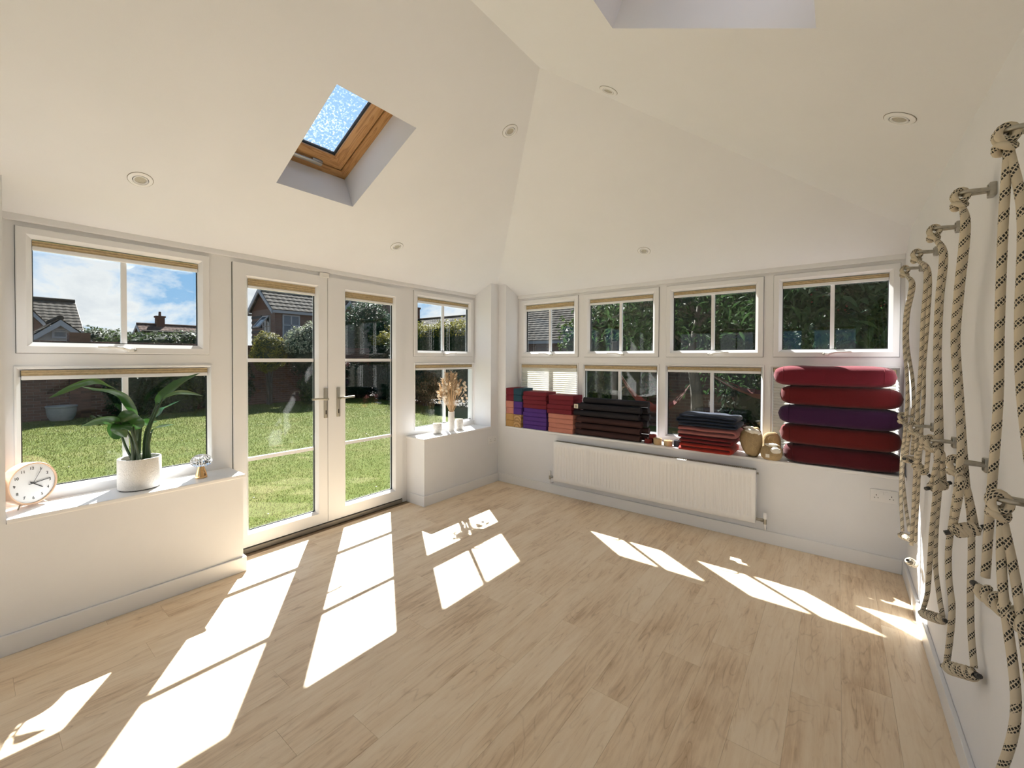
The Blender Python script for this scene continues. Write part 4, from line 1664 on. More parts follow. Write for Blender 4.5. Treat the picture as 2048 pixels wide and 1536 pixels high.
def cushion(name, c, sx, sy, sz, mtname, label, cat, group, ex=2.6, seed=0, rot=0.0, wob=.012, nu=40, nv=24, tilt=0.0):
    """soft superellipsoid standing on z = c.z"""
    vs, fs = [], []

    def sg(v, e):
        return math.copysign(abs(v) ** e, v)
    e1 = 2 / ex
    for i in range(nv + 1):
        ph = -math.pi / 2 + math.pi * i / nv
        for k in range(nu):
            th = 2 * math.pi * k / nu
            x = sx * sg(math.cos(ph), e1) * sg(math.cos(th), e1)
            y = sy * sg(math.cos(ph), e1) * sg(math.sin(th), e1)
            z = sz * sg(math.sin(ph), e1)
            w_ = mnoise.noise(Vector((x * 7, y * 7, z * 7 + seed * 3.1))) * wob
            l = Vector((x, y, z)).length or 1
            p = Vector((x, y, z)) * (1 + w_ / l)
            vs.append(Vector((p.x, p.y, max(p.z, -sz) + sz)))
    for i in range(nv):
        for k in range(nu):
            fs.append((i * nu + k, i * nu + (k + 1) % nu, (i + 1) * nu + (k + 1) % nu, (i + 1) * nu + k))
    m = MB()
    m.add(vs, fs)
    return m


def sandbag(c, sx, sy, sz, label, seed, rot, cloths):
    r = thing('sandbag', label, 'sandbag', basis(c, (math.cos(rot), math.sin(rot), 0), (-math.sin(rot), math.cos(rot), 0), (0, 0, 1)), 'hessian sandbags')
    m = cushion('bag', None, sx, sy, sz, None, None, None, None, ex=2.9, seed=seed, wob=.018)
    tall = sz > .1
    for v in m.v:            # pinched at the top seam; the tall bag slumps to a blunt point
        t_ = v.z / (2 * sz)
        v.y *= 1 - .60 * max(0, t_ - .30)
        if tall:
            v.x = v.x * (.66 + .34 * min(1, t_ * 1.7)) + .022 * (1 - t_)
            v.z += v.x * .35 * max(0, t_ - .4)
        crease = .0035 * math.sin(v.x * 110 + seed) * (1 - abs(2 * t_ - 1))
        v.y += crease if v.y > 0 else -crease
        v.z += .008 * math.sin(v.x * 34 + seed) * max(0, t_ - .5) * 2
    b = m.build('bag', 'hessian', r, smooth='all')
    for k in range(2):
        m = MB()
        xx = sx * (-.25 + .5 * k)
        m.tube([(xx + .004 * math.sin(q * 2), -sy * (.99 - .35 * max(0, q / 10 - .35) - .10 * abs(q / 5 - 1)) - .001, 2 * sz * (.12 + .072 * q)) for q in range(11)], .0014, 5)
        m.build('stitching', 'strap_beige', b, smooth=True)
    for (cx, cy, cz, ax, ay, az) in cloths:
        cm = cushion('tie', None, ax, ay, az, None, None, None, None, ex=2.0, seed=seed + cx * 50, wob=.013, nu=30, nv=16)
        for v in cm.v:
            n_ = mnoise.noise(v * 55 + Vector((seed, 0, 0))) * .007
            v += Vector((cx, cy + n_, cz + n_))
        cm.build('tie_cloth', 'cotton', r, smooth='all')
    if seed == 12:
        m = MB()
        m.box(-.030, -.004, -sy - .006, -sy - .0045, sz * .42, sz * .86)
        m.build('woven_tag', 'cotton', r)


sandbag((2.652, .070, ZS), .084, .082, .118, 'tall beige hessian sandbag leaning by the blankets', 11, .15,
        [(.012, -.036, .190, .052, .026, .020), (.050, -.028, .176, .036, .030, .018), (-.012, -.010, .220, .044, .030, .013)])
sandbag((2.806, .018, ZS), .074, .062, .062, 'low beige hessian sandbag with a small white tag beside the bolsters', 12, .05,
        [(.038, -.050, .058, .036, .020, .024), (.000, -.012, .108, .050, .024, .012)])
sandbag((2.800, .160, ZS), .066, .056, .098, 'beige hessian sandbag standing at the window behind the low one', 13, .0, [])


def strap_coil(x, y, z, rad, w, mtname, label, turns=5.5, stand=False, tail=True, yaw=0.0):
    r = thing('yoga_strap', label, 'yoga strap', Matrix.Translation((x, y, z)) @ Matrix.Rotation(yaw, 4, 'Z'), 'coiled straps on the far sill')
    n = 110
    th = .0028
    vs, fs = [], []
    for i in range(n + 1):
        a = i / n * turns * 6.283
        r_ = .010 + (rad - .010) * i / n
        wob = .0015 * math.sin(i * .37)
        for rr, zz_ in ((r_, 0 + wob), (r_, w + wob), (r_ - th, w + wob), (r_ - th, 0 + wob)):
            if stand:
                vs.append((zz_ - w / 2, rr * math.cos(a), rr * math.sin(a) + rad))
            else:
                vs.append((rr * math.cos(a), rr * math.sin(a), max(zz_, 0.0)))
    for i in range(n):
        for k in range(4):
            fs.append((i * 4 + k, i * 4 + (k + 1) % 4, i * 4 + 4 + (k + 1) % 4, i * 4 + 4 + k))
    m = MB()
    m.add(vs, fs)
    c = m.build('coil', mtname, r, smooth=True)
    m = MB()
    pts = [(rad * .9, -.004, w + .002), (rad * .98, -.012, w + .004), (rad * 1.0, -.02, w + .003)]
    if not stand:
        m.tube([(rad * .2 * math.cos(a), rad * .5 + .014 * math.sin(a), w + .003 + .004 * math.sin(a)) for a in [k * .628 for k in range(10)]], .002, 6, closed=True)
        m.build('buckle_ring', 'silver', r, smooth=True)
    return r


strap_coil(1.898, .040, ZS, .040, .058, 'strap_beige', 'beige coiled strap standing next to the dark red straps')
strap_coil(1.993, .045, ZS, .040, .048, 'strap_beige', 'beige coiled strap next to the black strap')
strap_coil(2.075, .060, ZS, .034, .056, 'strap_black', 'black coiled strap with a pale edge next to the red blanket', yaw=.7)
strap_coil(1.805, .055, ZS, .036, .040, 'strap_red', 'dark red coiled strap on the sill at the end of the mats', yaw=.4)
strap_coil(1.848, .130, ZS, .040, .042, 'strap_red', 'dark red coiled strap on the sill against the window', yaw=1.2)
strap_coil(1.835, .095, ZS + .0445, .036, .036, 'strap_red', 'dark red coiled strap lying on top of the other red straps', yaw=2.2, turns=4.5)


def bolster(x0, x1, yc, z0, hy, hz, mtname, label, seed):
    """long stuffed cushion: flattened section, round ends, piped end seams"""
    r = thing('bolster', label, 'bolster', ((x0 + x1) / 2, yc, z0), 'bolsters piled on the far sill')
    L = (x1 - x0) / 2
    nu, ns = 40, 36
    vs, fs = [], []
    e = .62
    for i in range(ns + 1):
        t_ = -1 + 2 * i / ns
        x = L * math.copysign(abs(t_) ** .8, t_)
        u_ = abs(x) / L
        s = (max(0, 1 - u_ ** 7)) ** .42
        s = max(s, .02)
        for k in range(nu):
            a = 2 * math.pi * k / nu
            cy, cz = math.cos(a), math.sin(a)
            y = hy * s * math.copysign(abs(cy) ** e, cy)
            z = hz * s * math.copysign(abs(cz) ** e, cz)
            pucker = 1 + .012 * math.sin(a * 14) * max(0, u_ - .75) * 4
            n_ = mnoise.noise(Vector((x * 5, y * 6, z * 6 + seed * 7))) * .006
            sag = -.002 * (1 - u_ ** 2) * (1 if cz > 0 else 0) * abs(cz)
            vs.append((x * (1 - .0 * s), y * pucker + n_, max(z * pucker + n_ + sag, -hz) + hz))
    for i in range(ns):
        for k in range(nu):
            fs.append((i * nu + k, i * nu + (k + 1) % nu, (i + 1) * nu + (k + 1) % nu, (i + 1) * nu + k))
    fs.append(tuple(range(nu - 1, -1, -1)))
    fs.append(tuple(ns * nu + k for k in range(nu)))
    m = MB()
    m.add(vs, fs)
    b = m.build('cushion', mtname, r, smooth='all')
    for s in (-1, 1):
        m = MB()
        x = s * L * .80
        sc = (1 - .8 ** 7) ** .42
        pts = []
        for k in range(44):
            a = 2 * math.pi * k / 44
            cy, cz = math.cos(a), math.sin(a)
            pts.append((x, hy * sc * math.copysign(abs(cy) ** e, cy) * 1.003, hz + hz * sc * math.copysign(abs(cz) ** e, cz) * .985))
        m.tube(pts, .0022, 5, closed=True)
        m.build('seam', mtname, b, smooth=True)


zz = ZS
for (x0, x1, mm, lb, sd) in [(2.880, 3.596, 'bolster_maroon', 'dark maroon bolster at the bottom of the pile', 1), (2.856, 3.586, 'bolster_brick', 'brick red bolster directly below the purple one', 2),
                             (2.846, 3.592, 'bolster_purple', 'purple bolster in the middle of the pile', 3), (2.856, 3.590, 'bolster_red', 'red bolster directly above the purple one', 4),
                             (2.812, 3.556, 'bolster_rasp', 'raspberry red bolster on top of the pile', 5)]:
    h_ = .0785 if sd > 1 else .074
    bolster(x0, x1, .098 + [0, 0, .004, -.002, .003, .0][sd], zz, .118, h_, mm, lb, sd)
    zz += 2 * h_ - .006

# ------------------------------------------------------------------ rope wall
HY = [-.555, -1.02, -1.50, -1.962, -2.43]
ST = ['nearest the bolsters', 'second from the bolsters', 'third from the bolsters', 'fourth from the bolsters', 'fifth from the bolsters']


def hook(y, z, label):
    r = thing('wall_hook', label, 'wall hook', basis((W, y, z), (0, -1, 0), (0, 0, 1), (-1, 0, 0)), 'steel wall hooks for ropes')
    m = MB()
    m.cbox(-.019, .019, -.021, .021, 0, .016, .003)
    p = m.build('wall_plate', 'steel', r, smooth=True)
    m = MB()
    for s in (-1, 1):
        m.lathe([(.005, .016), (.005, .018), (.001, .019)], 8, Matrix.Translation((s * .0, s * .013, 0)))
    m.build('screw', 'plate_grey', p)
    m = MB()
    pts = [(-.014, 0, .010), (-.014, .001, .025), (-.018, .002, .045)]
    for k in range(9):
        a = math.pi - math.pi * k / 8
        pts.append((.018 * math.cos(a), .003, .060 + .020 * math.sin(a)))
    pts += [(.018, .002, .045), (.014, .001, .025), (.014, 0, .010)]
    m.tube(spline(pts, 3), .0062, 10)
    m.build('loop', 'steel', r, smooth=True)
    return r


RR = .0086


def knot_mesh(c, s, axis=0):
    """a cow hitch: two turns round the hook loop and a collar below"""
    m = MB()
    for k, dy in enumerate((-.011, .011)):
        pts = []
        for i in range(14):
            a = 2 * math.pi * i / 14
            pts.append(c + Vector((.015 * math.cos(a) - .004, dy + .004 * math.sin(a), .019 * math.sin(a) - .006)))
        m.tube(pts, RR * .95, 8, closed=True)
    pts = []
    for i in range(14):
        a = 2 * math.pi * i / 14
        pts.append(c + Vector((.014 * math.cos(a) - .006, .021 * math.sin(a), -.036 + .006 * math.sin(a * 2 + .6))))
    m.tube(pts, RR * .98, 8, closed=True)
    return m


def grip(m, a, b, rad=.0140, strands=3, turns=2.2):
    """braided handle: strands wound round the axis a-b"""
    a, b = Vector(a), Vector(b)
    d = (b - a)
    L = d.length
    d.normalize()
    o1 = d.orthogonal().normalized()
    o2 = d.cross(o1)
    for s in range(strands):
        pts = []
        n = 30
        for i in range(n + 1):
            t_ = i / n
            an = 2 * math.pi * (turns * t_ + s / strands)
            e = min(1, min(t_, 1 - t_) * 7 + .25)
            pts.append(a + d * (L * t_) + (o1 * math.cos(an) + o2 * math.sin(an)) * rad * e)
        m.tube(pts, RR * .98, 8)


def rope(label, st, z_hook, left, right, ga, gb, extra=None, knots=()):
    """left/right: strand point lists from hook to handle ends; ga, gb: handle axis ends"""
    y = HY[st]
    r = thing('yoga_rope', label, 'rope', (W - .09, y, z_hook), 'ropes on the rope wall')
    hc = Vector((W - .072, y, z_hook + .002))
    k = knot_mesh(hc, 1.0).build('hitch_knot', 'rope', r, smooth='all', world=True)
    for pts in (left, right):
        m = MB()
        m.tube(spline([hc + Vector((0, 0, -.036))] + [Vector(p) for p in pts], 8), RR, 10)
        m.build('strand', 'rope', r, smooth='all', world=True)
    m = MB()
    grip(m, ga, gb)
    g = m.build('handle', 'rope', r, smooth='all', world=True)
    for e, o in ((ga, -1), (gb, 1)):
        m = MB()
        d = (Vector(gb) - Vector(ga)).normalized()
        m.tube([Vector(e) + d * o * .010, Vector(e) + d * o * .024], RR * .9, 8)
        m.build('taped_end', 'clock_ink', g, world=True)
    for c in knots:
        m = MB()
        c = Vector(c)
        for q_ in range(3):
            ax = [Vector((1, 0, 0)), Vector((0, 1, 0)), Vector((.6, .5, .6))][q_].normalized()
            o1 = ax.orthogonal().normalized()
            o2 = ax.cross(o1)
            m.tube([c + (o1 * math.cos(t_) + o2 * math.sin(t_)) * .021 for t_ in [j * .4488 for j in range(14)]], RR, 8, closed=True)
        m.build('knot', 'rope', r, smooth='all', world=True)


def X3(px, py, off):
    return atx(px, py, W - off)


# upper ropes, from the measured photo paths; offsets are distances from the wall
for i, h in enumerate(HY):
    hook(h, 2.0, 'upper steel wall hook, ' + ST[i])
    hook(h, 1.14, 'lower steel wall hook, ' + ST[i])

UZ, LZ = 2.0, 1.14
# station 5 (next to the frame edge)
rope('long striped rope from the upper hook, fifth from the bolsters', 4, UZ,
     [(W - .080, -2.44, 1.80), (W - .075, -2.40, 1.55), (W - .072, -2.385, 1.36), (W - .080, -2.375, 1.10), (W - .085, -2.372, .93)],
     [(W - .055, -2.455, 1.80), (W - .050, -2.43, 1.55), (W - .045, -2.44, 1.36), (W - .028, -2.50, 1.05), (W - .030, -2.52, .91)],
     (W - .092, -2.36, .895), (W - .035, -2.53, .880))
rope('short striped rope from the lower hook, fifth from the bolsters', 4, LZ,
     [(W - .075, -2.46, .95), (W - .060, -2.50, .70), (W - .075, -2.46, .50), (W - .085, -2.42, .40)],
     [(W - .055, -2.47, .95), (W - .040, -2.52, .70), (W - .035, -2.52, .50), (W - .035, -2.53, .40)],
     (W - .095, -2.41, .385), (W - .030, -2.54, .375))
# station 4
rope('long striped rope from the upper hook, fourth from the bolsters', 3, UZ,
     [X3(1928, 455, .075), X3(1915, 580, .070), X3(1908, 680, .066), X3(1915, 780, .066), X3(1921, 880, .072), X3(1918, 950, .075), X3(1905, 1040, .072), X3(1897, 1100, .070), X3(1898, 1160, .070), X3(1904, 1215, .068), X3(1900, 1275, .068), X3(1893, 1330, .068)],
     [X3(1934, 455, .060), X3(1922, 580, .052), X3(1914, 680, .048), X3(1920, 780, .048), X3(1926, 880, .052), X3(1932, 960, .050), X3(1941, 1040, .030), X3(1943, 1100, .026), X3(1941, 1180, .024), X3(1942, 1260, .024), X3(1948, 1335, .026)],
     X3(1893, 1334, .070), X3(1950, 1350, .026))
rope('short striped rope looped on the lower hook, fourth from the bolsters', 3, LZ,
     [X3(1922, 965, .085), X3(1915, 1010, .085), X3(1908, 1045, .080)],
     [X3(1930, 965, .060), X3(1942, 1010, .040), X3(1950, 1050, .030)],
     X3(1908, 1063, .082), X3(1955, 1056, .030))
# station 3
rope('long striped rope from the upper hook, third from the bolsters', 2, UZ,
     [X3(1884, 510, .070), X3(1876, 600, .066), X3(1872, 700, .062), X3(1874, 800, .060), X3(1873, 900, .060), X3(1873, 960, .062), X3(1864, 1060, .062), X3(1858, 1150, .060), X3(1854, 1190, .062), X3(1845, 1222, .064)],
     [X3(1890, 510, .050), X3(1882, 600, .046), X3(1878, 700, .042), X3(1880, 800, .040), X3(1882, 900, .040), X3(1880, 960, .040), X3(1872, 1060, .034), X3(1871, 1130, .028), X3(1878, 1190, .024), X3(1885, 1232, .024)],
     X3(1844, 1226, .066), X3(1886, 1240, .024))
rope('short striped rope looped on the lower hook, third from the bolsters', 2, LZ,
     [X3(1876, 905, .070), X3(1870, 940, .070), X3(1864, 965, .070)],
     [X3(1884, 905, .050), X3(1886, 940, .036), X3(1888, 960, .028)],
     X3(1862, 975, .072), X3(1890, 968, .026))
# station 2
rope('long striped rope from the upper hook, second from the bolsters', 1, UZ,
     [X3(1852, 545, .070), X3(1846, 640, .064), X3(1842, 730, .058), X3(1836, 800, .056), X3(1834, 870, .058), X3(1830, 960, .056), X3(1827, 1020, .052), X3(1823, 1090, .052)],
     [X3(1858, 545, .050), X3(1855, 640, .040), X3(1848, 730, .034), X3(1847, 800, .030), X3(1842, 870, .034), X3(1837, 960, .032), X3(1834, 1020, .030), X3(1830, 1085, .030)],
     X3(1818, 1122, .056), X3(1829, 1128, .026))
rope('short striped rope looped on the lower hook, second from the bolsters', 1, LZ,
     [X3(1846, 880, .075), X3(1838, 905, .072), X3(1832, 930, .070)],
     [X3(1854, 880, .055), X3(1856, 905, .040), X3(1853, 940, .034)],
     X3(1829, 928, .072), X3(1852, 946, .032))
# station 1
rope('long striped rope from the upper hook, nearest the bolsters', 0, UZ,
     [X3(1822, 570, .070), X3(1811, 630, .070), X3(1809, 690, .066), X3(1815, 770, .062), X3(1812, 840, .062), X3(1803, 930, .060), X3(1802, 1000, .056), X3(1805, 1062, .056)],
     [X3(1827, 570, .050), X3(1816, 630, .048), X3(1815, 690, .044), X3(1826, 770, .036), X3(1824, 840, .036), X3(1806, 930, .044), X3(1810, 1000, .034), X3(1819, 1062, .030)],
     X3(1802, 1070, .060), X3(1822, 1078, .026))
rope('short striped rope looped on the lower hook, nearest the bolsters', 0, LZ,
     [X3(1818, 865, .075), X3(1815, 890, .072), X3(1814, 908, .070)],
     [X3(1826, 865, .055), X3(1826, 890, .040), X3(1824, 908, .034)],
     X3(1811, 918, .072), X3(1826, 920, .032))

# ------------------------------------------------------------------ garden
GZ = -.15
m = MB()
m.add([(-160, -160, GZ - .06), (160, -160, GZ - .06), (160, 160, GZ - .06), (-160, 160, GZ - .06)], [(0, 1, 2, 3)])
struct('ground', m, 'earth', 'dark open ground beyond the garden', 'ground')


def lawn_z(x, y):
    return GZ + .05 * max(0, min(1, (-x - 6) / 5)) * (1 + .6 * mnoise.noise(Vector((x * .25, y * .25, 2)))) - .004


m = MB()
nx_, ny_ = 44, 40
LX0, LX1, LY0, LY1 = -12.30, 9.0, -12.0, 6.30
vs = [(LX0 + (LX1 - LX0) * i / nx_, LY0 + (LY1 - LY0) * j / ny_, 0) for j in range(ny_ + 1) for i in range(nx_ + 1)]
vs = [(x, y, lawn_z(x, y)) for x, y, _ in vs]
m.add(vs, [(j * (nx_ + 1) + i, j * (nx_ + 1) + i + 1, (j + 1) * (nx_ + 1) + i + 1, (j + 1) * (nx_ + 1) + i) for j in range(ny_) for i in range(nx_)])
struct('lawn', m, 'lawn', 'short sunlit green lawn behind the house', 'lawn', smooth='all')

rg = random.Random(5)
m = MB()
vs, fs = [], []
for i in range(190000):
    t_ = rg.random()
    x = -.85 - 11.3 * t_ ** 1.25
    y = rg.uniform(-4.6, 6.2)
    # keep to the wedge that the doors and windows show
    if y > -1.2 + (-x) * .75 + 1.2 or y < -4.2 + (-x - 1) * .02:
        continue
    if -x < 3 and (y > 1.0):
        continue
    z = lawn_z(x, y)
    far = .55 + (-x) / 24
    h = rg.uniform(.016, .042) * far
    w_ = rg.uniform(.0025, .006) * far
    a = rg.uniform(0, 6.283)
    lx, ly = rg.uniform(-.8, .8) * h, rg.uniform(-.8, .8) * h
    b = len(vs)
    vs += [(x - w_ * math.cos(a), y - w_ * math.sin(a), z), (x + w_ * math.cos(a), y + w_ * math.sin(a), z), (x + lx, y + ly, z + h)]
    fs.append((b, b + 1, b + 2))
m.add(vs, fs)
g = m.build('grass', 'grass_blade')
tag(g, 'short grass blades growing all over the lawn', 'grass', kind='stuff')
m = MB()
for i in range(650):
    x, y = rg.uniform(-10.5, -1.2), rg.uniform(-4.0, 5.5)
    if mnoise.noise(Vector((x * .6, y * .6, 9))) < .05 or y > (-x) * .75:
        continue
    z = lawn_z(x, y) + rg.uniform(.02, .045)
    s_ = rg.uniform(.007, .012)
    m.add([(x + s_ * math.cos(k * 1.0472), y + s_ * math.sin(k * 1.0472), z) for k in range(6)], [(0, 1, 2, 3, 4, 5)])
tag(m.build('clover_flowers', 'daisy'), 'tiny white clover flowers dotted over the lawn', 'flowers', kind='stuff')

pv = thing('paving', 'narrow row of grey paving slabs outside the french doors', 'paving', (-.58, 0, GZ), kind='structure')
m = MB()
m.cbox(-.215, .215, -.218, .218, 0, .045, .006)
me_slab = m.build('slab', 'pave', mesh_only=True)
for i in range(15):
    o = link('slab', me_slab, pv)
    o.location = (0, -5.4 + i * .445, 0)

# ---- brick garden wall: shared brick mesh, the 300 best seen as single bricks
WX = -12.42
gw = thing('garden_wall', 'old red brick garden wall along the far side of the lawn', 'wall', (WX, -3, GZ), kind='structure')
m = MB()
m.box(-.22, -.008, -9, 9.4, -.05, 1.98)
m.build('mortar_bed', 'mortar', gw)
m = MB()
m.cbox(-.102, .0, -.105, .105, 0, .064, .004)
me_brick = m.build('brick', 'brick', mesh_only=True)
BH, BW = .075, .222
count = 0
rest = MB()
rb = random.Random(21)
for r_ in range(26):
    for k in range(83):
        y = -8.8 + k * BW + (BW / 2 if r_ % 2 else 0)
        wy = y - 3
        z = r_ * BH
        px_ok = -3.75 < wy < -1.55 and r_ < 22
        if px_ok and count < 300:
            o = link('brick', me_brick, gw)
            o.location = (rb.uniform(-.002, .004), y, z + .005)
            count += 1
        else:
            dx = rb.uniform(-.002, .004)
            rest.box(-.10 + dx, dx, y - .105, y + .105, z + .005, z + .069)
q_ = rest.build('bricks', 'brick', gw)
q_['kind'] = 'stuff'
cop = MB()
for k in range(83):
    y = -8.8 + k * BW
    cop.cbox(-.235, .012, y - .105, y + .105, 1.955, 2.03, .005)
q_ = cop.build('coping_bricks', 'brick', gw)
q_['kind'] = 'stuff'
# pier on the wall
pr = MB()
for r_ in range(30):
    for k in range(2):
        for j in range(2):
            pr.box(-.24 + .01 + j * .215, -.24 + .205 + j * .215, 0.78 + k * .20 - .095, 0.78 + k * .20 + .095, r_ * BH + .005, r_ * BH + .069)
pr.box(-.225, .175, .695, 1.065, 0, 30 * BH)
q_ = pr.build('brick_pier', 'brick', gw)

fw_ = thing('back_wall', 'brick wall of the neighbouring plot behind the tree', 'wall', (0, 6.42, GZ), kind='structure')
m = MB()
m.box(-4.85, 9.5, .008, .22, -.05, 1.75)
m.build('mortar_bed', 'mortar', fw_)
rest = MB()
for r_ in range(23):
    for k in range(64):
        x = -4.7 + k * BW + (BW / 2 if r_ % 2 else 0)
        dx = rb.uniform(-.002, .004)
        rest.box(x - .105, x + .105, dx, .10, r_ * BH + .005, r_ * BH + .069)
q_ = rest.build('bricks', 'brick', fw_)
q_['kind'] = 'stuff'


def leaf_quads(m, rr, pt, nrm, size, asp=.5):
    u = Vector((rr.gauss(0, 1), rr.gauss(0, 1), rr.gauss(0, 1)))
    n = (nrm * 1.1 + Vector((rr.gauss(0, .6), rr.gauss(0, .6), rr.gauss(0, .6) + .3))).normalized()
    u = (u - n * u.dot(n)).normalized()
    v = n.cross(u)
    s = size * rr.uniform(.6, 1.3)
    m.add([pt - u * s, pt + v * s * asp, pt + u * s, pt - v * s * asp], [(0, 1, 2, 3)])


def bush(name, label, cat, c, rx, ry, h, mt, n=2500, size=.035, seed=1, group=None, z0=0.0, lump=.22, box=False, core='leaf_dark', stems=True, asp=.5, top_mt=None, top_f=.84):
    """leafy mass: leaves on a lumpy shell round a dark inner mass, stems below"""
    rr = random.Random(seed)
    c = Vector(c)
    r = thing(name, label, cat, c, group)
    m = MB()
    mt_ = MB()
    hz = h / 2

    def surf(d):
        if box:
            k = max(abs(d.x) / 1.0, abs(d.y) / 1.0, abs(d.z) / 1.0)
            p = Vector((d.x / k * rx, d.y / k * ry, d.z / k * hz))
        else:
            p = Vector((d.x * rx, d.y * ry, d.z * hz))
        f = 1 + lump * mnoise.noise(p * (2.2 / max(.35, min(rx, ry, hz))) * .55 + Vector((seed, seed * 2, 0))) + lump * .5 * mnoise.noise(p * 4 + Vector((seed, 0, 3)))
        if box:
            return p * (1 + (f - 1) * .25)
        return p * f
    for i in range(n):
        if box:
            a = rr.random()
            d = Vector((rr.uniform(-1, 1), rr.uniform(-1, 1), rr.uniform(-1, 1)))
            k = rr.randrange(5)
            if k < 2:
                d.z = 1 if rr.random() < .7 else d.z
                if d.z != 1:
                    d.y = -1
            elif k < 4:
                d.y = -1
            else:
                d.x = 1 if rr.random() < .5 else -1
            nr = Vector((0, -1, 0)) if d.y == -1 else Vector((0, 0, 1))
        else:
            d = Vector((rr.gauss(0, 1), rr.gauss(0, 1), rr.gauss(0, 1))).normalized()
            nr = d
        p = surf(d) * rr.uniform(.86, 1.06) + Vector((0, 0, hz + z0))
        if p.z < .02:
            continue
        tgt = mt_ if (top_mt and p.z > z0 + h * top_f) else m
        leaf_quads(tgt, rr, p, nr, size, asp)
    fo = m.build('foliage', mt, r)
    fo['kind'] = 'stuff'
    if top_mt:
        fo = mt_.build('top_foliage', top_mt, r)  # paler leaf material for the upper part of the mass
        fo['kind'] = 'stuff'
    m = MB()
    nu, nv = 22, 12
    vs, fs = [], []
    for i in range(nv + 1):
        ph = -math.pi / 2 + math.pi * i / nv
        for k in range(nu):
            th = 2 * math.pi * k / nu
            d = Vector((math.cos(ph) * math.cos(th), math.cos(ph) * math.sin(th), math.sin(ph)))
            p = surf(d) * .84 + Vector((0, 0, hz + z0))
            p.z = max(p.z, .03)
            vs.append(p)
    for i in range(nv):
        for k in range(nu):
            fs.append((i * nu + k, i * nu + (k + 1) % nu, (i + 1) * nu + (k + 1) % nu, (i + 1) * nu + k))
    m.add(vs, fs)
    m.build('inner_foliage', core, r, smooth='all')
    if stems:
        for k in range(4):
            a = k * 1.6 + seed
            m = MB()
            m.tube(spline([(.06 * math.cos(a), .06 * math.sin(a), 0), (.15 * rx * math.cos(a), .15 * ry * math.sin(a), hz * .5 + z0 * .6), (.5 * rx * math.cos(a), .5 * ry * math.sin(a), hz + z0)], 4), [.03] * 5 + [.015] * 4, 6)
            m.build('stem', 'trunk', r)
    return r


GS = 'shrubs along the garden wall'
bush('shrub', 'dark evergreen shrub beside the pale planter bowl', 'shrub', (-11.70, -1.15, GZ), .48, .62, 1.50, 'leaf_dark', 3800, .040, 31, GS)
bush('shrub', 'grey green shrub second from the planter bowl', 'shrub', (-11.68, -.15, GZ), .48, .72, 1.62, 'leaf_mid', 4200, .040, 32, GS)
bush('shrub', 'dark green shrub third from the planter bowl', 'shrub', (-11.70, .95, GZ), .48, .75, 1.66, 'leaf_dark', 4200, .040, 33, GS)
bush('shrub', 'yellow green shrub overhanging the brick wall', 'shrub', (-11.82, 2.30, GZ), .42, .55, 1.30, 'leaf_yellow', 3600, .036, 34, GS, z0=1.15)
bush('shrub', 'tall variegated cream and green shrub below the gabled house', 'shrub', (-11.58, 3.55, GZ), .60, .85, 1.75, 'leaf_dark', 5200, .040, 35, GS, z0=1.05, top_mt='leaf_variegated', top_f=.42)
bush('shrub', 'low rounded green shrub in front of the variegated one', 'shrub', (-10.95, 3.50, GZ), .42, .60, 1.10, 'leaf_mid', 3200, .038, 36, GS)
bush('shrub', 'dark shrub in the shady corner of the garden wall', 'shrub', (-11.62, 5.35, GZ), .55, .80, 1.45, 'leaf_dark', 4000, .042, 37, GS)
bush('shrub', 'low dark shrub at the foot of the clipped hedge', 'shrub', (-10.2, 5.85, GZ), .70, .40, 1.20, 'leaf_dark', 3200, .042, 38, GS)
bush('ornamental_grass', 'dry straw brown shrub in front of the clipped hedge', 'shrub', (-7.75, 5.55, GZ), .42, .36, 1.30, 'leaf_dry', 3200, .045, 39, None, core='leaf_dark', asp=.22)
bush('ivy_tree', 'tall ivy covered tree behind the wall corner', 'tree', (-13.7, 7.3, GZ), 1.25, 1.25, 3.4, 'leaf_ivy', 9000, .055, 40, None, z0=.8)
bush('hedge', 'low leafy hedge behind the garden wall pier', 'hedge', (-13.3, .1, GZ), .40, 2.0, .95, 'leaf_mid', 4200, .045, 41, None, z0=1.45, box=False, lump=.35)
bush('hedge', 'clipped conifer hedge with pale leaves along its top', 'hedge', (-7.65, 6.25, GZ), 2.5, .45, 2.78, 'leaf_hedge', 15000, .042, 42, None, box=True, top_mt='leaf_yellow', lump=.5, stems=False)
bush('hedge', 'golden topped hedge next to the ivy tree', 'hedge', (-11.2, 6.80, GZ), .92, .45, 2.55, 'leaf_dark', 7000, .045, 43, None, box=True, top_mt='leaf_yellow', lump=.6, stems=False)


def planter():
    r = thing('planter_bowl', 'pale stone planter bowl standing by the brick wall', 'planter', (-11.95, -2.49, lawn_z(-11.95, -2.49)))
    m = MB()
    m.lathe([(.15, 0), (.20, .02), (.245, .12), (.265, .24), (.270, .33), (.285, .345), (.285, .375), (.250, .375), (.245, .33)], 32, cap1=False)
    m.build('bowl', 'planter_glaze', r, smooth=True)
    m = MB()
    m.lathe([(.247, .335), (.01, .345)], 24, cap0=False)
    m.build('soil', 'soil', r)


planter()


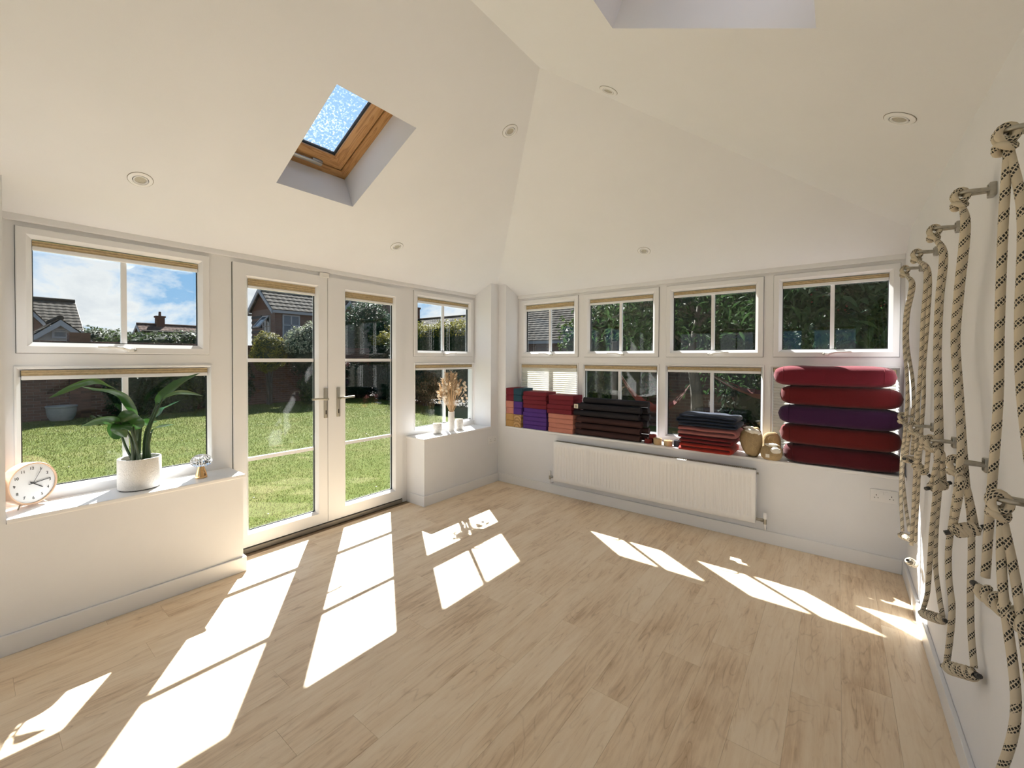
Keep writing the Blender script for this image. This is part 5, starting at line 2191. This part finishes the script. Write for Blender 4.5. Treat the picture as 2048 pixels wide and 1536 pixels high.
# ---- houses beyond
def house(name, label, o, L, D, eave, ridge, wallmt='house_brick', roofmt='roof_tile', zb=-.4, yaw=0.0, over=.25, wins=(), gable_mt=None, chimney=None, group=None, tile=(.30, .33), root=None):
    """ridge along local x from 0 to L, depth D across local y (-D/2..D/2); gables at both ends"""
    M_ = Matrix.Translation(Vector(o)) @ Matrix.Rotation(yaw, 4, 'Z')
    r = root if root is not None else thing(name, label, 'house', M_, group)
    K = WM[r].inverted() @ M_

    def quad(m, a, b, z0, z1):
        ln = math.hypot(b[0] - a[0], b[1] - a[1])
        m.add([(a[0], a[1], z0), (b[0], b[1], z0), (b[0], b[1], z1), (a[0], a[1], z1)], [(0, 1, 2, 3)], [((0, z0), (ln, z0), (ln, z1), (0, z1))])
    m = MB()
    h = D / 2
    P = [(0, -h), (L, -h), (L, h), (0, h)]
    for i in range(4):
        quad(m, P[i], P[(i + 1) % 4], zb, eave)
    m.xf(K).build('wall', wallmt, r)
    for x in (0, L):
        m = MB()
        m.add([(x, -h, eave), (x, h, eave), (x, 0, ridge)], [(0, 1, 2)], [((0, eave), (D, eave), (h, ridge))])
        m.xf(K).build('gable', gable_mt or wallmt, r)
    sl = math.hypot(h, ridge - eave)
    for s in (-1, 1):
        m = MB()
        rows = max(3, int((sl + over) / tile[1]))
        cols = max(4, int((L + 2 * over) / tile[0])) * 2
        dy, dz = h / sl, (ridge - eave) / sl
        vs, fs = [], []
        nrm = Vector((0, s * dz, dy))
        for i in range(rows):
            for e in (0, 1):
                t_ = (sl + over) * (i + e) / rows
                lift = .05 + (.025 if e == 1 else .0)
                for k in range(cols + 1):
                    x = -over + (L + 2 * over) * k / cols
                    w_ = .016 if k % 2 else 0
                    vs.append(Vector((x, s * dy * t_, ridge - dz * t_)) + nrm * (lift + w_))
        nc = cols + 1
        for i in range(rows * 2 - 1):
            for k in range(cols):
                fs.append((i * nc + k, i * nc + k + 1, (i + 1) * nc + k + 1, (i + 1) * nc + k))
        m.add(vs, fs)
        m.xf(K).build('roof_slope', roofmt, r)
        for x in (-over, L + over):
            m = MB()
            a = Vector((x, 0, ridge + .02))
            b = Vector((x, s * (h + over * dy), eave - over * dz + .02))
            w_ = .03
            m.add([a + Vector((-w_, 0, 0)), b + Vector((-w_, 0, 0)), b + Vector((-w_, 0, -.22)), a + Vector((-w_, 0, -.26)),
                   a + Vector((w_, 0, 0)), b + Vector((w_, 0, 0)), b + Vector((w_, 0, -.22)), a + Vector((w_, 0, -.26))], CUBE_F)
            m.xf(K).build('bargeboard', 'bargeboard', r)
        m = MB()
        yb = s * (h + over * dy)
        m.box(-over, L + over, min(yb, yb - s * .1), max(yb, yb - s * .1), eave - over * dz - .14, eave - over * dz + .02)
        m.xf(K).build('gutter', 'bargeboard', r)
    m = MB()
    m.tube([(-over, 0, ridge + .10), (L + over, 0, ridge + .10)], .12, 8)
    m.xf(K).build('ridge_tiles', roofmt, r)
    for (face, u, z, w_, hh, nb) in wins:
        # face: 'f' local -y, 'b' local +y, 'l' local -x, 'r' local +x
        fm = {'f': basis((0, -h, 0), (1, 0, 0), (0, 0, 1), (0, -1, 0)), 'b': basis((0, h, 0), (-1, 0, 0), (0, 0, 1), (0, 1, 0)),
              'l': basis((0, 0, 0), (0, -1, 0), (0, 0, 1), (-1, 0, 0)), 'r': basis((L, 0, 0), (0, 1, 0), (0, 0, 1), (1, 0, 0))}[face]
        m = MB()
        m.ring(u - w_ / 2, u + w_ / 2, z, z + hh, [(0, 0), (0, .06), (.08, .06), (.08, .0)])
        for k in range(1, nb):
            ux = u - w_ / 2 + w_ * k / nb
            m.box(ux - .04, ux + .04, z, z + hh, 0, .055)
        m.box(u - w_ / 2, u + w_ / 2, z + hh * .62, z + hh * .62 + .07, 0, .055)
        m.v = [fm @ p for p in m.v]
        wi = m.xf(K).build('window', 'bargeboard', r)
        m = MB()
        m.box(u - w_ / 2 + .05, u + w_ / 2 - .05, z + .05, z + hh - .05, .005, .03)
        m.v = [fm @ p for p in m.v]
        m.xf(K).build('pane', 'house_glass', wi)
    if chimney:
        cx, ch = chimney
        m = MB()
        m.box(cx - .3, cx + .3, -.3, .3, ridge - .5, ridge + ch)
        m.box(cx - .36, cx + .36, -.36, .36, ridge + ch - .15, ridge + ch)
        c_ = m.xf(K).build('chimney', 'hung_tile', r)
        m = MB()
        m.lathe([(.11, ridge + ch), (.09, ridge + ch + .4)], 10, Matrix.Translation((cx, 0, 0)))
        m.xf(K).build('chimney_pot', 'hung_tile', c_)
    return r


PI = math.pi
# gabled house seen through the left door leaf: ridge along +y
hb2 = house('gabled_house', 'brick house with a tile hung gable, white bargeboards and open windows, seen through the doors', (-24.0, 7.0, 0), 7.5, 3.2, 4.35, 5.60, yaw=PI / 2, gable_mt='hung_tile',
            wins=[('l', .55, 2.2, .95, 1.75, 2), ('f', .9, 2.3, 1.0, 1.7, 2), ('f', 3.2, .6, 1.1, 1.2, 2)])
m = MB()
for k in range(6):
    m.box(-.05, -.012, .15, 1.55, 2.35 + k * .30, 2.50 + k * .30)
m.build('dark_boards', 'board_dark', hb2)
m = MB()
m.add([(-.10, -.98, 3.90), (-.10, -.20, 3.90), (-.62, -.20, 3.25), (-.62, -.98, 3.25)], [(0, 1, 2, 3)])
m.ring(0, 1, 0, 1, [(0, 0), (0.01, 0)])
m.v[4:] = []
m.f[1:] = []
m.uv = {}
sash_ = MB()
for (a, b) in (((-.10, -.98, 3.90), (-.62, -.98, 3.25)), ((-.10, -.20, 3.90), (-.62, -.20, 3.25)), ((-.10, -.98, 3.90), (-.10, -.20, 3.90)), ((-.62, -.98, 3.25), (-.62, -.20, 3.25))):
    sash_.tube([a, b], .045, 5)
sash_.build('open_sash', 'bargeboard', hb2)
m.build('open_pane', 'house_glass', hb2)
house(None, None, (-26.2, 11.2, 0), 4.4, 3.0, 3.35, 5.1, yaw=0, root=hb2, wins=[('r', 0, 1.6, 1.2, 1.3, 2)])
# far left: main house with front gable and a small white gabled lodge
hb1 = house('brick_house', 'brick house with a brown pantile roof seen above the wall pier', (-33.5, -10.3, 0), 10.2, 5.5, 3.05, 4.75, yaw=PI / 2, wins=[('f', 9.2, 1.9, 1.1, 1.0, 2)])
house(None, None, (-33.0, -2.60, 0), 3.8, 2.1, 3.35, 4.75, yaw=0, wins=[('r', .15, 2.55, .75, .75, 1)], root=hb1)
house('garden_lodge', 'small lodge with a slate roof and a white triangular gable', (-28.3, -1.35, 0), 4.0, 2.0, 2.2, 3.1, yaw=0, wallmt='white_render', gable_mt='white_render', wins=[('r', 0, 2.3, .5, .45, 1)])
house('red_roof_house', 'house with a faded red roof and a brick chimney on the skyline', (-46.0, 5.6, 0), 5.5, 6.0, 2.8, 4.35, yaw=PI / 2, roofmt='roof_red', chimney=(1.4, .9))
house('dark_roof_house', 'low house with a dark tiled roof between the red roof and the french doors', (-38.0, 4.4, 0), 4.0, 3.4, 2.55, 3.3, yaw=PI / 2)
house('long_roof_house', 'long low dark roof just showing over the clipped hedge', (-27.0, 20.5, 0), 14.0, 6.0, 3.3, 4.75, yaw=0, chimney=(.6, 1.2))
house('slate_house', 'house with a grey slate roof behind the tree', (-15.0, 18.5, 0), 7.5, 6.0, 2.6, 5.4, yaw=0, tile=(.4, .20), wins=[('f', 3, 1.2, 1.3, 1.2, 2)])
house('porch', 'little white edged porch gable in front of the slate roofed house', (-11.7, 12.6, 0), 2.2, 1.3, 2.4, 2.95, yaw=PI / 2, wallmt='white_render')
house('brick_villa', 'brick villa with white sash windows beside the ivy tree', (-32.8, 17.9, 0), 5.9, 4.05, 5.8, 7.9, yaw=0, wins=[('r', .6, 3.2, 1.3, 2.0, 2), ('r', -1.2, 3.2, 1.1, 2.0, 2)])

bush('tree', 'round distant tree on the skyline beside the red roof', 'tree', (-40.0, 2.0, GZ), 1.8, 2.4, 2.6, 'leaf_mid', 2600, .12, 51, None, z0=1.2)
bush('tree', 'distant dark tree on the skyline beyond the chimney', 'tree', (-44.0, 8.6, GZ), 1.6, 2.0, 3.0, 'leaf_ivy', 2200, .13, 52, None, z0=1.0)


# ---- the tree outside the row of windows
def tree():
    base = Vector((1.35, 3.55, GZ))
    r = thing('garden_tree', 'leafy tree with red berries outside the row of windows', 'tree', base)
    m = MB()
    m.tube(spline([base, base + Vector((.02, .03, .9)), base + Vector((-.05, .0, 1.7)), base + Vector((.05, .1, 2.6)), base + Vector((.0, .1, 3.6))], 5), [.115 - .004 * k for k in range(21)], 10)
    tr = m.build('trunk', 'trunk', r, smooth=True, world=True)
    rr = random.Random(77)
    tips = []
    for k in range(15):
        z = rr.uniform(1.35, 3.2)
        a = rr.uniform(-2.6, 1.2)
        L = rr.uniform(1.1, 2.3)
        p0 = base + Vector((0, .05, z))
        p2 = p0 + Vector((math.cos(a) * L, math.sin(a) * L * .65, rr.uniform(-.25, .75)))
        p1 = p0.lerp(p2, .5) + Vector((0, 0, .25))
        if p2.y < 1.15:
            p2.y = 1.15
        pts = spline([p0, p1, p2], 6)
        m = MB()
        m.tube(pts, [.035 - .0023 * i for i in range(len(pts))], 6)
        m.build('branch', 'trunk', r, smooth=True, world=True)
        tips += pts[4:]
    # drooping branch close to the last window
    for (p0, p1, p2) in (((4.6, 2.9, 3.4), (3.9, 2.0, 2.9), (3.15, 1.55, 2.0)), ((4.8, 2.6, 2.9), (4.1, 1.9, 2.6), (3.55, 1.5, 1.85)), ((2.2, 3.4, 2.6), (2.6, 2.3, 2.65), (2.75, 1.5, 2.15)),
                         ((4.6, 2.4, 3.3), (3.7, 1.7, 2.8), (2.9, 1.5, 2.35))):
        pts = spline([p0, p1, p2], 8)
        m = MB()
        m.tube(pts, [.020 - .001 * i for i in range(len(pts))], 6)
        m.build('branch', 'trunk', r, smooth=True, world=True)
        tips += pts[5:] * 3
    # leaves: one drooping lance leaf mesh, the 300 nearest as single leaves, the rest joined
    lm = MB()
    leaf_blade(lm, [(0, 0, 0), (.05, 0, .012), (.10, 0, .004), (.15, 0, -.022)], .058, .25, 6, Vector((0, 1, 0)))
    me = lm.build('leaf', 'leaf_tree', mesh_only=True, smooth='all')
    cand = []
    for i in range(9500):
        t_ = rr.choice(tips)
        p = Vector(t_) + Vector((rr.gauss(0, .22), rr.gauss(0, .20), rr.gauss(0, .20) - .05))
        if p.y < 1.0:
            continue
        cand.append((p, rr.uniform(0, 6.283), rr.uniform(-.2, 1.1), rr.uniform(-.6, .6), rr.uniform(.7, 1.2)))
    for i in range(5200):      # outer crown, further back
        a = rr.uniform(0, 6.283)
        p = base + Vector((rr.uniform(-3.2, 3.4), rr.uniform(.2, 1.9), rr.uniform(1.0, 4.2)))
        if mnoise.noise(p * .9) < -.05:
            continue
        cand.append((p, a, rr.uniform(-.2, 1.1), rr.uniform(-.6, .6), rr.uniform(.7, 1.2)))

    def order(cn_):
        d = cn_[0] - CAM
        vis = d.y > 0 and 1.45 < CAM.z + d.z * (DB - CAM.y) / d.y < 2.15 and 0.1 < CAM.x + d.x * (DB - CAM.y) / d.y < 3.6
        return (0 if vis else 1, d.length)
    cand.sort(key=order)
    rest = MB()
    base_v = [v.copy() for v in lm.v]
    for k, (p, yw, pt, rl, sc) in enumerate(cand):
        M_ = Matrix.Translation(p) @ Matrix.Rotation(yw, 4, 'Z') @ Matrix.Rotation(pt, 4, 'Y') @ Matrix.Rotation(rl, 4, 'X') @ Matrix.Scale(sc, 4)
        if k < 290:
            o = link('leaf', me, r, world=True)
            o.matrix_basis = M_
        else:
            q0, q1, q2, q3 = [M_ @ Vector(v) for v in ((0, 0, 0), (.075, .028, .012), (.15, 0, -.022), (.075, -.028, .012))]
            rest.add([q0, q1, q2, q3], [(0, 1, 2, 3)])
    fo = rest.build('foliage', 'leaf_tree', r, world=True)
    fo['kind'] = 'stuff'
    bm_ = MB()
    bm_.lathe([(.001, -.009), (.007, -.006), (.009, 0), (.007, .006), (.001, .009)], 8)
    mb_ = bm_.build('berry', 'berry', mesh_only=True, smooth='all')
    for c, n in (((3.02, 1.55, 2.12), 12), ((3.28, 1.5, 1.98), 8), ((3.60, 1.5, 2.02), 8), ((2.70, 1.6, 2.1), 5)):
        for k in range(n):
            o = link('berry', mb_, r, world=True)
            o.location = Vector(c) + Vector((rr.gauss(0, .035), rr.gauss(0, .03), rr.gauss(0, .04)))


tree()
bush('shrub', 'broad leafy shrub climbing by the corner window', 'shrub', (-.75, 4.3, GZ), .95, .7, 2.7, 'leaf_mid', 4500, .060, 61, 'shrubs outside the row of windows', lump=.45)
bush('shrub', 'dark shrub in deep shade behind the blanket window', 'shrub', (2.6, 5.5, GZ), 1.4, .7, 2.3, 'leaf_dark', 4200, .060, 62, 'shrubs outside the row of windows', lump=.4)
bush('shrub', 'dense dark shrub behind the bolster window', 'shrub', (4.6, 4.6, GZ), 1.5, .9, 3.1, 'leaf_ivy', 5200, .065, 63, 'shrubs outside the row of windows', lump=.4)


def hammock(name, a, b, width, label, seed):
    """cloth slung between two points, cords gathered at the ends"""
    a, b = Vector(a), Vector(b)
    r = thing(name, label, 'hammock', a.lerp(b, .5) - Vector((0, 0, .6)), 'hammocks outside the row of windows')
    n, k = 24, 8
    vs, fs = [], []
    d = (b - a).normalized()
    sd = Vector((-d.y, d.x, 0)).normalized()
    for i in range(n + 1):
        t_ = .17 + .66 * i / n
        c = a.lerp(b, t_) - Vector((0, 0, 4 * .62 * t_ * (1 - t_)))
        w_ = width * (.35 + .65 * math.sin(math.pi * (i / n)))
        for j in range(k + 1):
            s = -1 + 2 * j / k
            vs.append(c + sd * s * w_ / 2 + Vector((0, 0, .10 * s * s * (.4 + math.sin(math.pi * i / n)) + .012 * math.sin(i * 1.7 + j * 2))))
    for i in range(n):
        for j in range(k):
            fs.append((i * (k + 1) + j, i * (k + 1) + j + 1, (i + 1) * (k + 1) + j + 1, (i + 1) * (k + 1) + j))
    m = MB()
    m.add(vs, fs)
    m.build('cloth', 'hammock_red', r, smooth='all', world=True)
    for e, i0 in ((a, 0), (b, n)):
        for j in range(k + 1):
            m = MB()
            m.tube([e, e.lerp(vs[i0 * (k + 1) + j], .5) - Vector((0, 0, .015)), vs[i0 * (k + 1) + j]], .0045, 5)
            m.build('cord', 'cord_pale' if j % 3 == 0 else 'hammock_red', r, world=True)


hammock('hammock', (1.47, 3.42, 1.32), (4.5, 3.1, 1.55), .95, 'dark red hammock slung from the tree trunk behind the blankets', 1)
hammock('hammock', (.35, 2.6, 1.38), (1.30, 3.40, 1.05), .45, 'small brown red hammock chair cloth behind the rolled mats', 2)
m = MB()
m.cbox(.30, .39, 2.56, 2.65, GZ, 1.75, .008)
tag(m.build('garden_post', 'fence_wood'), 'dark wooden post holding the small hammock behind the mats', 'post')
m = MB()
m.cbox(4.45, 4.55, 3.05, 3.15, GZ, 1.9, .008)
tag(m.build('garden_post', 'fence_wood'), 'dark wooden post at the far end of the large hammock', 'post')

for i, (x, y, r_, h_, sd) in enumerate(((-1.3, 8.4, 1.7, 5.4, 71), (1.6, 8.6, 1.8, 5.8, 72), (4.4, 8.4, 1.9, 5.8, 73), (7.6, 8.6, 1.7, 5.6, 74))):
    bush('tree', ['dense dark tree behind the brick wall, beyond the mat window', 'dense dark tree behind the brick wall, beyond the blanket window',
                  'dense dark tree behind the brick wall, beyond the bolster window', 'dense dark tree behind the brick wall, past the end of the rope wall'][i], 'tree',
         (x, y, GZ), r_, 1.2, h_, 'leaf_ivy', 6500, .085, sd, 'trees behind the brick wall', lump=.3)
